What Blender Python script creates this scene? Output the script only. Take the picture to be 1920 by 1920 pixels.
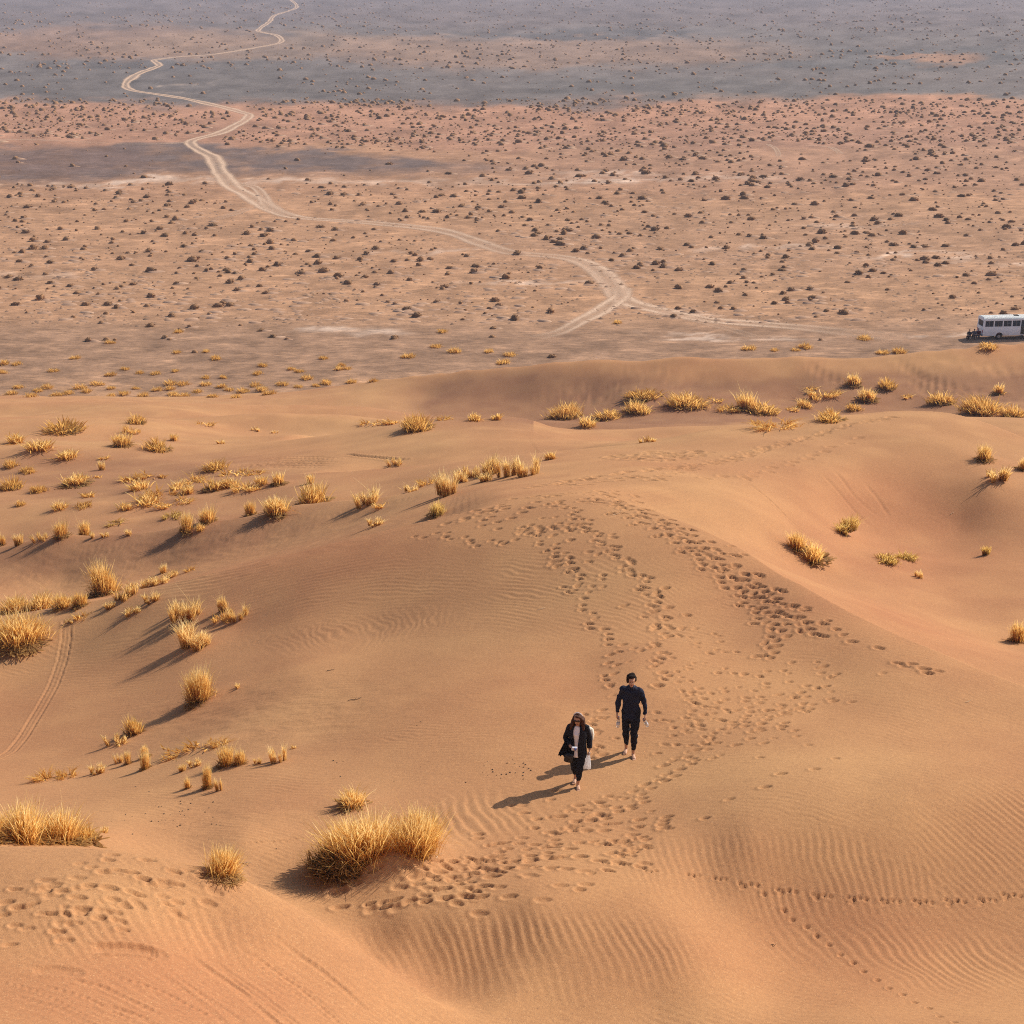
import bpy, bmesh, math, random
import numpy as np
from mathutils import Vector, Matrix, Euler

for o in list(bpy.data.objects):
    bpy.data.objects.remove(o, do_unlink=True)
S = bpy.context.scene
COL = S.collection
R = math.radians

# ------------------------------------------------------------------ camera
CAM_H = 45.0
PITCH = R(19.1)
FPX = 3000.0                      # focal length in pixels of the 1920 px photograph
cam_data = bpy.data.cameras.new('camera')
cam_data.sensor_width = 36.0
cam_data.lens = 36.0 * FPX / 1920.0
cam_data.clip_start = 0.2
cam_data.clip_end = 80000.0
cam = bpy.data.objects.new('camera', cam_data)
cam.location = (0, 0, CAM_H)
cam.rotation_euler = (math.pi / 2 - PITCH, 0, 0)
COL.objects.link(cam)
S.camera = cam

# ------------------------------------------------------------------ light
SUN_EL = R(38.0)
SUN_AZ = R(32.0)                  # sun stands to the right, this far round towards +Y
sdir = Vector((math.cos(SUN_EL) * math.cos(SUN_AZ), math.cos(SUN_EL) * math.sin(SUN_AZ), math.sin(SUN_EL)))
sun_data = bpy.data.lights.new('sun', 'SUN')
sun_data.energy = 4.0
sun_data.angle = R(0.53)
sun_data.color = (1.0, 0.90, 0.76)
sun = bpy.data.objects.new('sun', sun_data)
sun.rotation_euler = sdir.to_track_quat('Z', 'Y').to_euler()
sun.location = sdir * 300
COL.objects.link(sun)
W = bpy.data.worlds.new('World')
S.world = W
W.use_nodes = True
wn = W.node_tree.nodes
wl = W.node_tree.links
wn.clear()
wo = wn.new('ShaderNodeOutputWorld')
wb = wn.new('ShaderNodeBackground')
ws = wn.new('ShaderNodeTexSky')
ws.sky_type = 'NISHITA'
ws.sun_disc = False
ws.sun_elevation = SUN_EL
ws.sun_rotation = math.pi / 2 - SUN_AZ      # measured clockwise from +Y
ws.dust_density = 2.0
wb.inputs['Strength'].default_value = 0.088
wl.new(ws.outputs[0], wb.inputs[0])
wl.new(wb.outputs[0], wo.inputs[0])

S.render.engine = 'CYCLES'
S.cycles.filter_width = 1.05
S.cycles.use_denoising = False
S.cycles.volume_bounces = 0
S.cycles.max_bounces = 6
S.view_settings.view_transform = 'Standard'
S.view_settings.look = 'None'
S.view_settings.gamma = 1.0
S.view_settings.use_curve_mapping = False
S.view_settings.exposure = 0.43

# ------------------------------------------------------------------ helpers
cp, sp = math.cos(PITCH), math.sin(PITCH)

def ray(px, py):
    """direction of the view line of a photograph pixel, axial depth 1"""
    dx = (px - 960.0) / FPX
    dy = (py - 960.0) / FPX
    return (dx, cp - dy * sp, -sp - dy * cp)

def at_z(px, py, z):
    d = ray(px, py)
    t = (z - CAM_H) / d[2]
    return (d[0] * t, d[1] * t, z)

def to_px(X, Y, Z):
    dz = Z - CAM_H
    depth = Y * cp - dz * sp
    up = Y * sp + dz * cp
    return 960 + FPX * X / depth, 960 - FPX * up / depth, depth

def _h(ix, iy, seed):
    n = (ix.astype(np.int64) * 374761393 + iy.astype(np.int64) * 668265263 + seed * 1442695041) & 0x7fffffff
    n = ((n ^ (n >> 13)) * 1274126177) & 0x7fffffff
    return ((n ^ (n >> 16)) & 0xffff) / 65535.0

def vnoise(x, y, seed=0):
    ix = np.floor(x); iy = np.floor(y)
    fx = x - ix; fy = y - iy
    fx = fx * fx * fx * (fx * (fx * 6 - 15) + 10); fy = fy * fy * fy * (fy * (fy * 6 - 15) + 10)
    ix = ix.astype(np.int64); iy = iy.astype(np.int64)
    a = _h(ix, iy, seed); b = _h(ix + 1, iy, seed); c = _h(ix, iy + 1, seed); d = _h(ix + 1, iy + 1, seed)
    return (a + (b - a) * fx) * (1 - fy) + (c + (d - c) * fx) * fy - 0.5

def fbm(x, y, seed=0, octv=3):
    s = 0; a = 1.0
    for k in range(octv):
        s = s + a * vnoise(x * 2 ** k + 17.3 * k, y * 2 ** k - 9.1 * k, seed + k); a *= 0.5
    return s

def new_obj(name, mesh, parent=None, loc=None):
    o = bpy.data.objects.new(name, mesh)
    COL.objects.link(o)
    if parent: o.parent = parent
    if loc is not None: o.location = loc
    return o

def tag(o, label=None, cat=None, group=None, kind=None):
    if label: o['label'] = label
    if cat: o['category'] = cat
    if group: o['group'] = group
    if kind: o['kind'] = kind
    return o

def mesh_np(name, V, F, mat=None, smooth=True, colors=None):
    """mesh from numpy arrays; F is (n,3) or (n,4); colors per vertex (n,4)"""
    me = bpy.data.meshes.new(name)
    V = np.asarray(V, dtype=np.float32); F = np.asarray(F, dtype=np.int32)
    k = F.shape[1]
    me.vertices.add(len(V)); me.vertices.foreach_set('co', V.ravel())
    me.loops.add(F.size); me.loops.foreach_set('vertex_index', F.ravel())
    me.polygons.add(len(F))
    me.polygons.foreach_set('loop_start', np.arange(0, F.size, k, dtype=np.int32))
    me.update(calc_edges=True)
    if smooth: me.polygons.foreach_set('use_smooth', np.ones(len(F), dtype=bool))
    if colors is not None:
        ca = me.color_attributes.new('tint', 'FLOAT_COLOR', 'POINT')
        ca.data.foreach_set('color', np.asarray(colors, dtype=np.float32).ravel())
    if mat: me.materials.append(mat)
    me.update()
    return me

def new_mat(name, rough=0.9, color=(0.5, 0.5, 0.5), spec=0.2, metallic=0.0):
    m = bpy.data.materials.new(name)
    m.use_nodes = True
    nt = m.node_tree
    b = nt.nodes['Principled BSDF']
    b.inputs['Base Color'].default_value = (*color, 1)
    b.inputs['Roughness'].default_value = rough
    b.inputs['Specular IOR Level'].default_value = spec
    b.inputs['Metallic'].default_value = metallic
    return m, nt, b

def node(nt, typ, **kw):
    n = nt.nodes.new(typ)
    for k, v in kw.items():
        if k in n.inputs.keys(): n.inputs[k].default_value = v
        else: setattr(n, k, v)
    return n

def mix_rgb(nt, fac, a, b, mode='MIX'):
    n = nt.nodes.new('ShaderNodeMix'); n.data_type = 'RGBA'; n.blend_type = mode
    for sock, v in ((n.inputs[0], fac), (n.inputs[6], a), (n.inputs[7], b)):
        if isinstance(v, bpy.types.NodeSocket): nt.links.new(v, sock)
        elif isinstance(v, (int, float)): sock.default_value = v
        else: sock.default_value = (*v, 1)
    return n.outputs[2]

def noise_tex(nt, vec, scale, detail=3, rough=0.6):
    n = node(nt, 'ShaderNodeTexNoise'); n.inputs['Scale'].default_value = scale
    n.inputs['Detail'].default_value = detail; n.inputs['Roughness'].default_value = rough
    if vec is not None: nt.links.new(vec, n.inputs['Vector'])
    return n.outputs[0]

def ramp(nt, src, lo, hi):
    n = node(nt, 'ShaderNodeMapRange'); n.inputs['From Min'].default_value = lo; n.inputs['From Max'].default_value = hi
    nt.links.new(src, n.inputs['Value'])
    return n.outputs[0]

def plain_mat(name, color, rough=0.8, spec=0.2, var=0.15, scale=8.0, bump=0.0, metallic=0.0):
    """a procedural material: one colour with a little mottling"""
    m, nt, b = new_mat(name, rough, color, spec, metallic)
    tc = node(nt, 'ShaderNodeTexCoord')
    f = noise_tex(nt, tc.outputs['Object'], scale, 4)
    c = mix_rgb(nt, f, tuple(max(0, v * (1 - var)) for v in color), tuple(min(1, v * (1 + var)) for v in color))
    nt.links.new(c, b.inputs['Base Color'])
    if bump:
        bn = node(nt, 'ShaderNodeBump'); bn.inputs['Strength'].default_value = bump; bn.inputs['Distance'].default_value = 0.01
        nt.links.new(f, bn.inputs['Height']); nt.links.new(bn.outputs[0], b.inputs['Normal'])
    return m
# ------------------------------------------------------------------ dune relief
# (photo x, photo y, ground height in metres above the plain): surveyed points of the dunes
CTRL = [
 # near left dune: top, right flank, crest and the low ground behind it
 (0,1920,33.52),(200,1920,33.27),(500,1920,32.41),(760,1920,31.34),(0,1750,33.12),(200,1750,32.96),(400,1750,32.36),(560,1800,31.90),
 (0,1585,32.93),(200,1592,32.90),(320,1612,32.75),(400,1634,32.56),(500,1668,32.16),(600,1722,31.71),(700,1795,31.34),(800,1865,31.05),(900,1925,30.86),
 (60,1578,30.6),(250,1580,30.45),(380,1608,30.5),(470,1640,30.6),(580,1690,30.95),(690,1765,30.95),(800,1835,30.86),(900,1890,30.74),
 # ripple slope at the bottom, small nose and the hollow to its right
 (1000,1885,30.66),(1100,1880,30.62),(1230,1890,30.52),(1100,1925,30.6),(1300,1925,30.6),(650,1716,30.95),(850,1690,31.05),(1000,1690,31.05),
 (1100,1655,30.9),(1000,1790,30.78),(800,1755,30.9),(760,1705,31.0),(1180,1720,30.85),(1280,1760,30.7),(1350,1830,30.48),(1430,1765,30.15),(1520,1755,30.08),(1450,1860,30.2),
 (1640,1780,30.05),(1780,1785,30.0),(1920,1790,30.0),(1600,1925,30.8),(1920,1925,30.9),
 (1250,1600,30.65),(1400,1570,30.75),(1550,1530,30.82),(1700,1500,30.82),(1850,1480,30.72),(1920,1465,30.65),(1330,1660,30.45),(1470,1655,30.4),(1620,1640,30.42),(1760,1620,30.42),(1920,1590,30.4),
 # the walkers' dune
 (850,1640,30.75),(700,1625,30.75),(1000,1600,30.6),(1190,1560,30.5),(1083,1472,30.25),(1190,1415,30.15),(950,1480,30.25),(1350,1450,30.5),(1500,1400,30.5),(1650,1400,30.55),(1800,1350,30.35),(1920,1360,30.3),
 (1400,1250,30.08),(1550,1250,30.15),(1280,1150,30.02),(1200,1250,30.2),(1100,1250,29.95),(1150,1050,30.1),(1400,1120,30.05),(1000,1300,30.0),
 (1100,930,29.8),(1200,948,29.95),(1300,985,30.1),(1400,1035,30.2),(1500,1095,30.25),(1620,1160,30.3),(1750,1217,30.25),(1920,1287,30.15),
 # its left flank
 (850,965,29.2),(700,1000,28.55),(600,1025,28.1),(500,1050,27.6),(380,1080,27.0),(250,1112,26.3),(100,1140,25.6),(0,1155,25.2),
 (900,1050,29.4),(900,1150,29.3),(750,1080,28.8),(700,1180,28.45),(820,1250,29.4),(550,1130,27.9),(450,1180,27.3),(560,1250,28.5),(350,1230,27.0),(380,1320,27.8),(600,1380,29.2),(760,1420,29.9),
 (250,1250,26.4),(120,1200,25.6),(120,1320,26.2),(0,1280,25.4),(0,1420,26.8),(250,1420,27.9),(450,1450,29.4),(600,1500,30.0),(200,1500,29.1),(0,1510,28.9),(400,1530,29.9),(560,1555,30.3),
 (40,1560,30.0),(210,1562,30.35),(450,1578,30.5),
 # low ground left beyond the flank
 (300,1060,23.2),(120,1090,22.4),(0,1105,22.4),(500,1012,24.4),(650,978,25.4),(200,1030,23.1),(0,1062,22.2),
 (0,1025,22.1),(100,1005,22.9),(240,1000,23.3),(350,985,23.8),(470,968,24.3),(560,948,24.7),(640,935,25.1),(800,918,26.4),(900,905,27.1),
 (450,935,23.0),(300,950,22.4),(150,965,22.0),(0,985,21.4),(560,915,23.4),(700,905,24.0),
 (0,960,21.2),(230,925,21.4),(400,905,21.9),(540,890,22.3),(640,883,22.8),(850,866,24.0),(1050,846,24.7),
 # behind the walkers' crest
 (1150,912,28.9),(1000,900,28.0),(1200,880,28.0),(1050,880,27.3),(1300,862,27.0),(1230,853,26.6),(1350,900,27.9),(1450,850,26.5),(1600,820,26.2),
 (1250,822,24.9),(1330,806,25.1),(1450,795,25.3),(1550,783,25.4),(1720,769,25.4),(1800,776,25.6),(1870,799,25.7),(1925,822,25.6),
 # hollow on the right
 (1500,1060,27.4),(1560,1060,26.8),(1650,1040,25.9),(1850,1040,25.5),(1680,1120,26.8),(1780,1150,26.5),(1900,1210,26.8),(1920,1130,26.2),(1600,985,25.8),(1800,985,25.2),
 (1500,940,27.0),(1400,960,28.3),(1850,905,26.1),(1700,905,25.9),(1560,900,26.6),(1700,840,26.3),(1850,850,26.0),(1920,880,25.9),
 # middle dunes
 (650,806,18.5),(750,798,18.8),(900,790,19.2),(980,799,19.4),(1040,820,19.6),(500,818,17.9),
 (800,830,20.3),(950,840,21.0),(700,860,20.9),(600,858,20.5),(400,862,19.4),(200,880,19.6),(0,900,19.6),(400,825,17.6),(300,800,15.9),(0,800,16.0),(150,830,17.2),(1120,822,19.2),(1220,802,18.2),
 (1000,786,8.8),(1100,772,8.5),(850,775,8.8),(700,765,8.8),(550,775,10.0),(420,780,12.0),(300,770,11.5),(100,765,10.0),
 (1250,780,9.6),(1400,785,10.4),(1550,770,9.7),(1720,755,9.7),(1850,772,10.6),(1920,790,11.6),
 # far dune and its crest against the plain
 (0,746,5.5),(150,747,5.4),(300,748,5.3),(430,745,5.4),(520,736,5.6),(610,726,6.2),(700,713,7.3),(800,701,8.3),(900,689,9.3),(1000,679,10.0),(1100,671,10.6),(1300,667,11.1),(1500,669,11.2),(1700,661,11.3),(1820,652,11.3),(1925,643,11.3),
 (1100,722,9.2),(950,730,8.7),(800,735,7.9),(1300,715,9.9),(1300,750,9.4),(1500,740,9.5),(1500,705,10.3),(1700,725,9.9),(1700,690,10.6),(1900,730,10.2),(1900,685,10.7),
]
GAUGE = 6.0
LU, LV = 3000.0, 1900.0
def dom(X, Y):
    return LU * X / (Y + GAUGE), LV * np.log(Y + GAUGE)

pts = []
for (px, py, z) in CTRL:
    x, y, _ = at_z(px, py, z); pts.append((x, y, z))
    if px <= 10:
        for q in (-350, -900):
            x2, _, _ = at_z(px + q, py, z); pts.append((x2, y, z))
    if px >= 1900 and px != 1900:
        for q in (350, 900):
            x2, _, _ = at_z(px + q, py, z); pts.append((x2, y, z))
far = [p for p in CTRL if p[1] < 750 and p in CTRL[-27:-11]]
for (px, py, z) in far:                         # lee side of the far dune runs out under the plain
    for q in ((0,) if 0 < px < 1900 else ((0, -350, -900) if px <= 0 else (0, 350, 900))):
        x, y, _ = at_z(px, py, z); x = at_z(px + q, py, z)[0]
        for dy, dz in ((9, -2.2), (22, -z - 1.0), (50, -z - 3.0), (85, -z - 4.0)):
            pts.append((x * (y + dy) / y, y + dy, z + dz))
for x in (-9, -3, 3, 9):                        # the dune the photographer stands on
    pts += [(x, -2, 43.3), (x, 1.5, 43.0), (x * 1.1, 6, 39.6 + (0.3 if x < 0 else 0)), (x * 1.2, 10, 36.6 + (0.5 if x < 0 else -0.6))]
P = np.array(pts)
DU, DV = dom(P[:, 0], P[:, 1])
n = len(P)
def kern(r2):
    return 0.5 * r2 * np.log(r2 + 1e-9)
SC = 1000.0
DU = DU / SC; DV = DV / SC
K = kern((DU[:, None] - DU[None]) ** 2 + (DV[:, None] - DV[None]) ** 2) + np.eye(n) * 1.0e-4
Q = np.stack([np.ones(n), DU, DV], 1)
A = np.block([[K, Q], [Q.T, np.zeros((3, 3))]])
sol = np.linalg.solve(A, np.concatenate([P[:, 2], np.zeros(3)]))
def tps(X, Y):
    u, v = dom(X.ravel(), Y.ravel()); u = u / SC; v = v / SC
    out = sol[n] + sol[n + 1] * u + sol[n + 2] * v
    for s in range(0, len(u), 20000):
        e = s + 20000
        out[s:e] += kern((u[s:e, None] - DU[None]) ** 2 + (v[s:e, None] - DV[None]) ** 2) @ sol[:n]
    return out.reshape(X.shape)

NFINE = 850
uf = np.linspace(-0.37, 0.37, NFINE)
uw = 0.37 * np.exp(np.linspace(0, math.log(6), 22))[1:]
US = np.concatenate([-uw[::-1], uf, uw])
def logsp(a, b, k):
    return np.exp(np.linspace(math.log(a + GAUGE), math.log(b + GAUGE), k)) - GAUGE
YS = np.concatenate([np.linspace(-4, 13, 26)[:-1], logsp(13, 52, 960)[:-1], logsp(52, 88, 250)[:-1], logsp(88, 270, 210)])
GY, GU = np.meshgrid(YS, US, indexing='ij')
GX = GU * (GY + GAUGE)
# thin-plate surface on a coarser net, refined with cubic splines along both directions
def cubic_matrix(fine, coarse):
    m = np.zeros((len(fine), len(coarse)))
    i = np.clip(np.searchsorted(coarse, fine) - 1, 1, len(coarse) - 3)
    for k in range(4):
        idx = i - 1 + k
        w = np.ones(len(fine))
        for j in range(4):
            if j != k:
                w *= (fine - coarse[i - 1 + j]) / (coarse[idx] - coarse[i - 1 + j])
        m[np.arange(len(fine)), idx] += w
    return m
lY = np.log(YS + GAUGE)
cU = np.concatenate([np.linspace(US[0], -0.4, 40)[:-1], np.linspace(-0.4, 0.4, 320), np.linspace(0.4, US[-1], 40)[1:]])
cL = np.linspace(lY[0], lY[-1], 420)
CL, CU = np.meshgrid(cL, cU, indexing='ij')
CYY = np.exp(CL) - GAUGE
base_c = tps(CU * (CYY + GAUGE), CYY).astype(np.float64)
HZ = cubic_matrix(lY, cL) @ base_c @ cubic_matrix(US, cU).T
HZ += 0.05 * fbm(GX * 0.35, GY * 0.35, 5, 2) * np.clip(GY / 40, 0.3, 2)      # gentle unevenness
HZ += 1.5 * vnoise(GX * 0.075 + 3.1, GY * 0.13 + 0.7, 12) * np.clip((GY - 70) / 12, 0, 1) * np.clip((150 - GY) / 20, 0, 1) * np.clip((20 - GX) / 15, 0, 1)   # low rolling lobes

# crests: the ground breaks off sharply on the side away from the wind
def crease(pl, b_, wf, D, ends=(1, 1)):
    w = np.array([at_z(*p) for p in pl])
    xs, ys = w[:, 0], w[:, 1]
    dd = np.concatenate([[0], np.cumsum(np.hypot(np.diff(xs), np.diff(ys)))])
    k = int(dd[-1] / (wf * 0.4)) + 14
    tt = np.linspace(0, dd[-1], k)
    cx = np.interp(tt, dd, xs); cy = np.interp(tt, dd, ys)
    for _ in range(14):
        cx[1:-1] = (cx[:-2] + 2 * cx[1:-1] + cx[2:]) / 4; cy[1:-1] = (cy[:-2] + 2 * cy[1:-1] + cy[2:]) / 4
    tx_ = np.gradient(cx); ty_ = np.gradient(cy); tl = np.hypot(tx_, ty_); nx, ny = -ty_ / tl, tx_ / tl
    i0, i1 = np.searchsorted(YS, [cy.min() - 0.5, cy.max() + 2.2 * D])
    lo = np.min((cx - 2 * D) / (cy + GAUGE)); hi = np.max((cx + 2 * D) / (cy + GAUGE))
    j0, j1 = np.searchsorted(US, [lo, hi])
    i0 = max(i0 - 1, 0); j0 = max(j0 - 1, 0)
    sx = GX[i0:i1 + 1, j0:j1 + 1]; sy = GY[i0:i1 + 1, j0:j1 + 1]
    best = np.full(sx.shape, 1e9); sg = np.zeros(sx.shape); bt = np.zeros(sx.shape)
    for q in range(k):
        ex = sx - cx[q]; ey = sy - cy[q]; d2 = ex * ex + ey * ey
        m = d2 < best
        best[m] = d2[m]; sg[m] = (ex * nx[q] + ey * ny[q])[m]; bt[m] = ((q + (ex * tx_[q] + ey * ty_[q]) / (tl[q] * tl[q])) / (k - 1))[m]
    d = np.where(sg > 0, np.sqrt(best), 0.0)
    # true distance to the line rather than to its nearest sample
    d = np.where(sg > 0, np.maximum(sg, 0.0), 0.0)
    tp = np.ones_like(bt)
    if ends[0]: tp = tp * np.clip(bt / 0.16, 0, 1)
    if ends[1]: tp = tp * np.clip((1 - bt) / 0.16, 0, 1)
    tp = tp * tp * (3 - 2 * tp)
    HZ[i0:i1 + 1, j0:j1 + 1] -= tp * b_ * (1 - np.exp(-d / wf)) * np.exp(-best / (D * D)) * (sg > 0)
crease([(-60,1584,32.95),(0,1585,32.95),(100,1587,32.93),(200,1592,32.90),(320,1612,32.75),(400,1634,32.56),(500,1668,32.16),(600,1722,31.71),(700,1795,31.34),(800,1865,31.05),(900,1925,30.86)], 0.42, 0.5, 2.2, (0, 1))
crease([(1060,931,29.7),(1100,930,29.8),(1200,948,29.95),(1300,985,30.1),(1400,1035,30.2),(1500,1095,30.25),(1620,1160,30.3),(1750,1217,30.25),(1920,1287,30.15),(2000,1320,30.1)], 0.62, 0.8, 4.0, (1, 0))
crease([(-60,1162,25.0),(0,1155,25.2),(100,1140,25.6),(250,1112,26.3),(380,1080,27.0),(500,1050,27.6),(600,1025,28.1),(700,1000,28.55),(850,965,29.2),(960,945,29.5)], 0.7, 0.9, 4.5, (0, 1))
crease([(0,1025,22.1),(100,1005,22.9),(240,1000,23.3),(350,985,23.8),(470,968,24.3),(560,948,24.7),(640,935,25.1),(800,918,26.4)], 0.6, 1.0, 4.0, (0, 1))
crease([(540,890,22.3),(640,883,22.8),(850,866,24.0),(1050,846,24.7),(1200,826,24.8)], 0.8, 1.2, 5.0)
crease([(500,818,17.9),(650,806,18.5),(750,798,18.8),(900,790,19.2),(980,799,19.4),(1040,820,19.6)], 1.5, 1.6, 8.0)
crease([(1250,822,24.9),(1330,806,25.1),(1450,795,25.3),(1550,783,25.4),(1720,769,25.4),(1800,776,25.6),(1870,799,25.7),(1925,822,25.6),(2000,850,25.5)], 1.3, 1.3, 6.0, (1, 0))
crease([(430,745,5.4),(520,736,5.6),(610,726,6.2),(700,713,7.3),(800,701,8.3),(900,689,9.3),(1000,679,10.0),(1100,671,10.6),(1300,667,11.1),(1500,669,11.2),(1700,661,11.3),(1820,652,11.3),(1925,643,11.3)], 1.6, 2.0, 10.0, (1, 0))

def sample(X, Y, H=None):
    H = HZ if H is None else H
    X = np.asarray(X, float); Y = np.asarray(Y, float)
    u = X / (Y + GAUGE)
    i = np.clip(np.searchsorted(YS, Y) - 1, 0, len(YS) - 2); j = np.clip(np.searchsorted(US, u) - 1, 0, len(US) - 2)
    a = np.clip((Y - YS[i]) / (YS[i + 1] - YS[i]), 0, 1); b = np.clip((u - US[j]) / (US[j + 1] - US[j]), 0, 1)
    return (H[i, j] * (1 - b) + H[i, j + 1] * b) * (1 - a) + (H[i + 1, j] * (1 - b) + H[i + 1, j + 1] * b) * a

TR = np.exp(np.linspace(math.log(13), math.log(240), 900))
def ground(px, py):
    """where the view line of a photo pixel first meets the dunes or the plain"""
    px = np.atleast_1d(np.asarray(px, float)); py = np.atleast_1d(np.asarray(py, float))
    d = np.array(ray(px, py))
    t = TR[None, :]
    X = d[0][:, None] * t; Y = d[1][:, None] * t; Z = CAM_H + d[2][:, None] * t
    below = Z < np.maximum(sample(X, Y), 0.0)
    k = np.argmax(below, axis=1)
    out = []
    for q in range(len(px)):
        if not below[q].any():
            tt = -CAM_H / d[2][q]
        else:
            a, b = TR[max(k[q] - 1, 0)], TR[k[q]]
            for _ in range(12):
                m = 0.5 * (a + b)
                if CAM_H + d[2][q] * m < max(float(sample(d[0][q] * m, d[1][q] * m)), 0.0): b = m
                else: a = m
            tt = b
        x, y = d[0][q] * tt, d[1][q] * tt
        out.append((x, y, max(float(sample(x, y)), 0.0), tt))
    return np.array(out)
# ------------------------------------------------------------------ where the grass grows: (x, y of the foot, width, height) in photo pixels, kind
# u upright fountain, d dense dome, m low mat, s sparse stalks
TUFTS = [
 # foot of the far dune
 (1060,782,66,38,'d'),(1203,748,72,26,'d'),(1195,772,56,30,'d'),(1288,760,84,32,'d'),(1137,783,60,26,'d'),(1100,799,44,22,'u'),
 (1400,766,46,40,'u'),(1430,772,62,26,'d'),(1368,770,42,16,'m'),(1508,764,36,20,'d'),(1548,744,56,20,'m'),(1600,722,34,26,'u'),(1625,750,46,32,'u'),
 (1663,727,42,25,'d'),(1602,768,40,20,'d'),(1560,788,62,26,'d'),(1455,801,74,16,'m'),(1765,756,56,30,'d'),(1845,772,92,42,'d'),(1872,738,26,24,'u'),
 (1898,780,52,28,'d'),(1520,731,28,10,'m'),(1340,752,30,10,'m'),(1485,770,26,10,'m'),(1700,745,26,9,'m'),
 # on the middle dunes
 (785,804,76,38,'d'),(745,793,44,13,'m'),(890,788,36,16,'u'),(932,788,36,14,'u'),(698,795,42,9,'m'),(832,787,32,9,'m'),(1215,829,36,14,'s'),(740,873,28,20,'s'),
 (118,808,86,28,'d'),(257,793,36,24,'d'),(228,836,42,32,'u'),(246,812,30,18,'m'),(297,843,62,26,'d'),(325,826,22,16,'u'),(32,830,52,22,'u'),(75,842,62,22,'u'),(130,859,54,20,'u'),
 (22,875,32,20,'d'),(50,886,34,18,'d'),(190,881,18,24,'s'),(403,880,62,22,'d'),(20,915,48,28,'d'),(73,921,36,20,'d'),(140,909,62,24,'u'),(167,897,40,14,'m'),(196,860,24,10,'m'),
 (38,947,24,15,'d'),(112,955,38,16,'u'),(157,950,40,14,'d'),(165,931,32,12,'m'),(235,956,38,18,'u'),(480,808,20,10,'s'),(415,832,18,12,'s'),(385,797,30,9,'m'),(515,812,14,8,'s'),
 (245,902,46,14,'m'),(285,893,54,12,'m'),(262,918,56,22,'u'),(330,918,40,18,'u'),(300,932,60,16,'m'),(365,905,52,18,'m'),(350,925,40,22,'u'),(400,918,44,24,'u'),(432,912,44,22,'u'),
 (462,918,52,20,'m'),(490,910,34,22,'u'),(523,908,32,28,'u'),(275,944,70,20,'u'),(320,948,50,14,'m'),(345,940,34,14,'m'),(440,890,50,14,'m'),(480,888,40,10,'m'),
 (585,944,72,46,'u'),(583,906,22,22,'u'),(520,962,60,38,'u'),(470,967,30,40,'u'),(390,979,40,40,'u'),(350,998,36,44,'u'),(374,994,26,16,'u'),(322,970,42,16,'m'),(215,982,40,11,'m'),
 (115,1007,36,42,'u'),(160,1004,30,36,'u'),(38,1021,26,30,'s'),(75,1014,30,20,'s'),(4,1022,16,26,'u'),(240,1003,17,16,'s'),(175,1008,14,16,'s'),(198,1006,18,14,'s'),
 (845,926,50,54,'s'),(880,896,46,28,'s'),(912,892,52,42,'s'),(952,893,44,46,'s'),(990,891,46,46,'s'),(1033,861,28,17,'u'),(916,901,44,22,'s'),(862,905,30,30,'s'),
 (818,966,42,36,'u'),(688,945,52,40,'s'),(770,922,36,18,'s'),(718,948,36,14,'m'),(705,985,36,18,'s'),(800,908,30,16,'m'),
 # left flank of the walkers' dune
 (197,1112,80,64,'u'),(30,1146,66,34,'u'),(78,1142,66,36,'u'),(120,1138,54,36,'u'),(150,1136,40,36,'u'),(45,1205,120,64,'u'),(-25,1192,70,60,'u'),
 (228,1122,44,26,'s'),(252,1112,46,30,'s'),(275,1100,44,26,'s'),(300,1092,44,24,'s'),(328,1080,40,16,'s'),(306,1074,20,20,'u'),(355,1071,24,10,'m'),
 (242,1151,40,20,'s'),(286,1128,38,22,'s'),(210,1140,30,18,'s'),(150,1160,30,14,'m'),(130,1168,18,12,'s'),
 (348,1162,60,52,'s'),(368,1212,92,56,'s'),(336,1150,30,34,'s'),(420,1145,28,44,'s'),(446,1160,38,32,'s'),(415,1163,40,20,'m'),
 (374,1314,70,74,'u'),(445,1290,16,14,'s'),(252,1374,46,44,'u'),(218,1396,44,26,'s'),(240,1432,17,34,'u'),(272,1442,24,44,'u'),(274,1420,22,36,'u'),
 (90,1462,50,20,'m'),(126,1456,32,20,'m'),(184,1450,34,24,'s'),(224,1430,18,26,'s'),(340,1408,60,14,'m'),(380,1402,64,14,'m'),(412,1396,30,16,'m'),(424,1434,42,46,'u'),(450,1432,28,34,'u'),
 (390,1477,24,54,'u'),(352,1478,16,32,'u'),(410,1482,18,34,'s'),(522,1428,30,42,'s'),(484,1432,18,16,'s'),(552,1402,16,10,'s'),(345,1445,24,20,'s'),(366,1436,30,18,'s'),
 # foreground
 (40,1577,140,84,'u'),(112,1579,112,74,'u'),(160,1580,72,46,'u'),(198,1562,26,20,'s'),(-30,1577,90,76,'u'),
 (413,1640,74,64,'u'),(660,1512,68,38,'u'),
 # hollow on the right
 (1526,1050,62,46,'u'),(1495,1030,42,40,'u'),(1578,998,66,32,'s'),(1660,1052,56,22,'d'),(1700,1048,48,20,'d'),(1852,1040,28,24,'s'),(1722,1083,18,20,'s'),
 (1846,862,42,32,'u'),(1860,898,54,30,'s'),(1917,880,28,32,'u'),(1908,1202,42,46,'u'),
 (1850,652,44,15,'d'),
]
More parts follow.
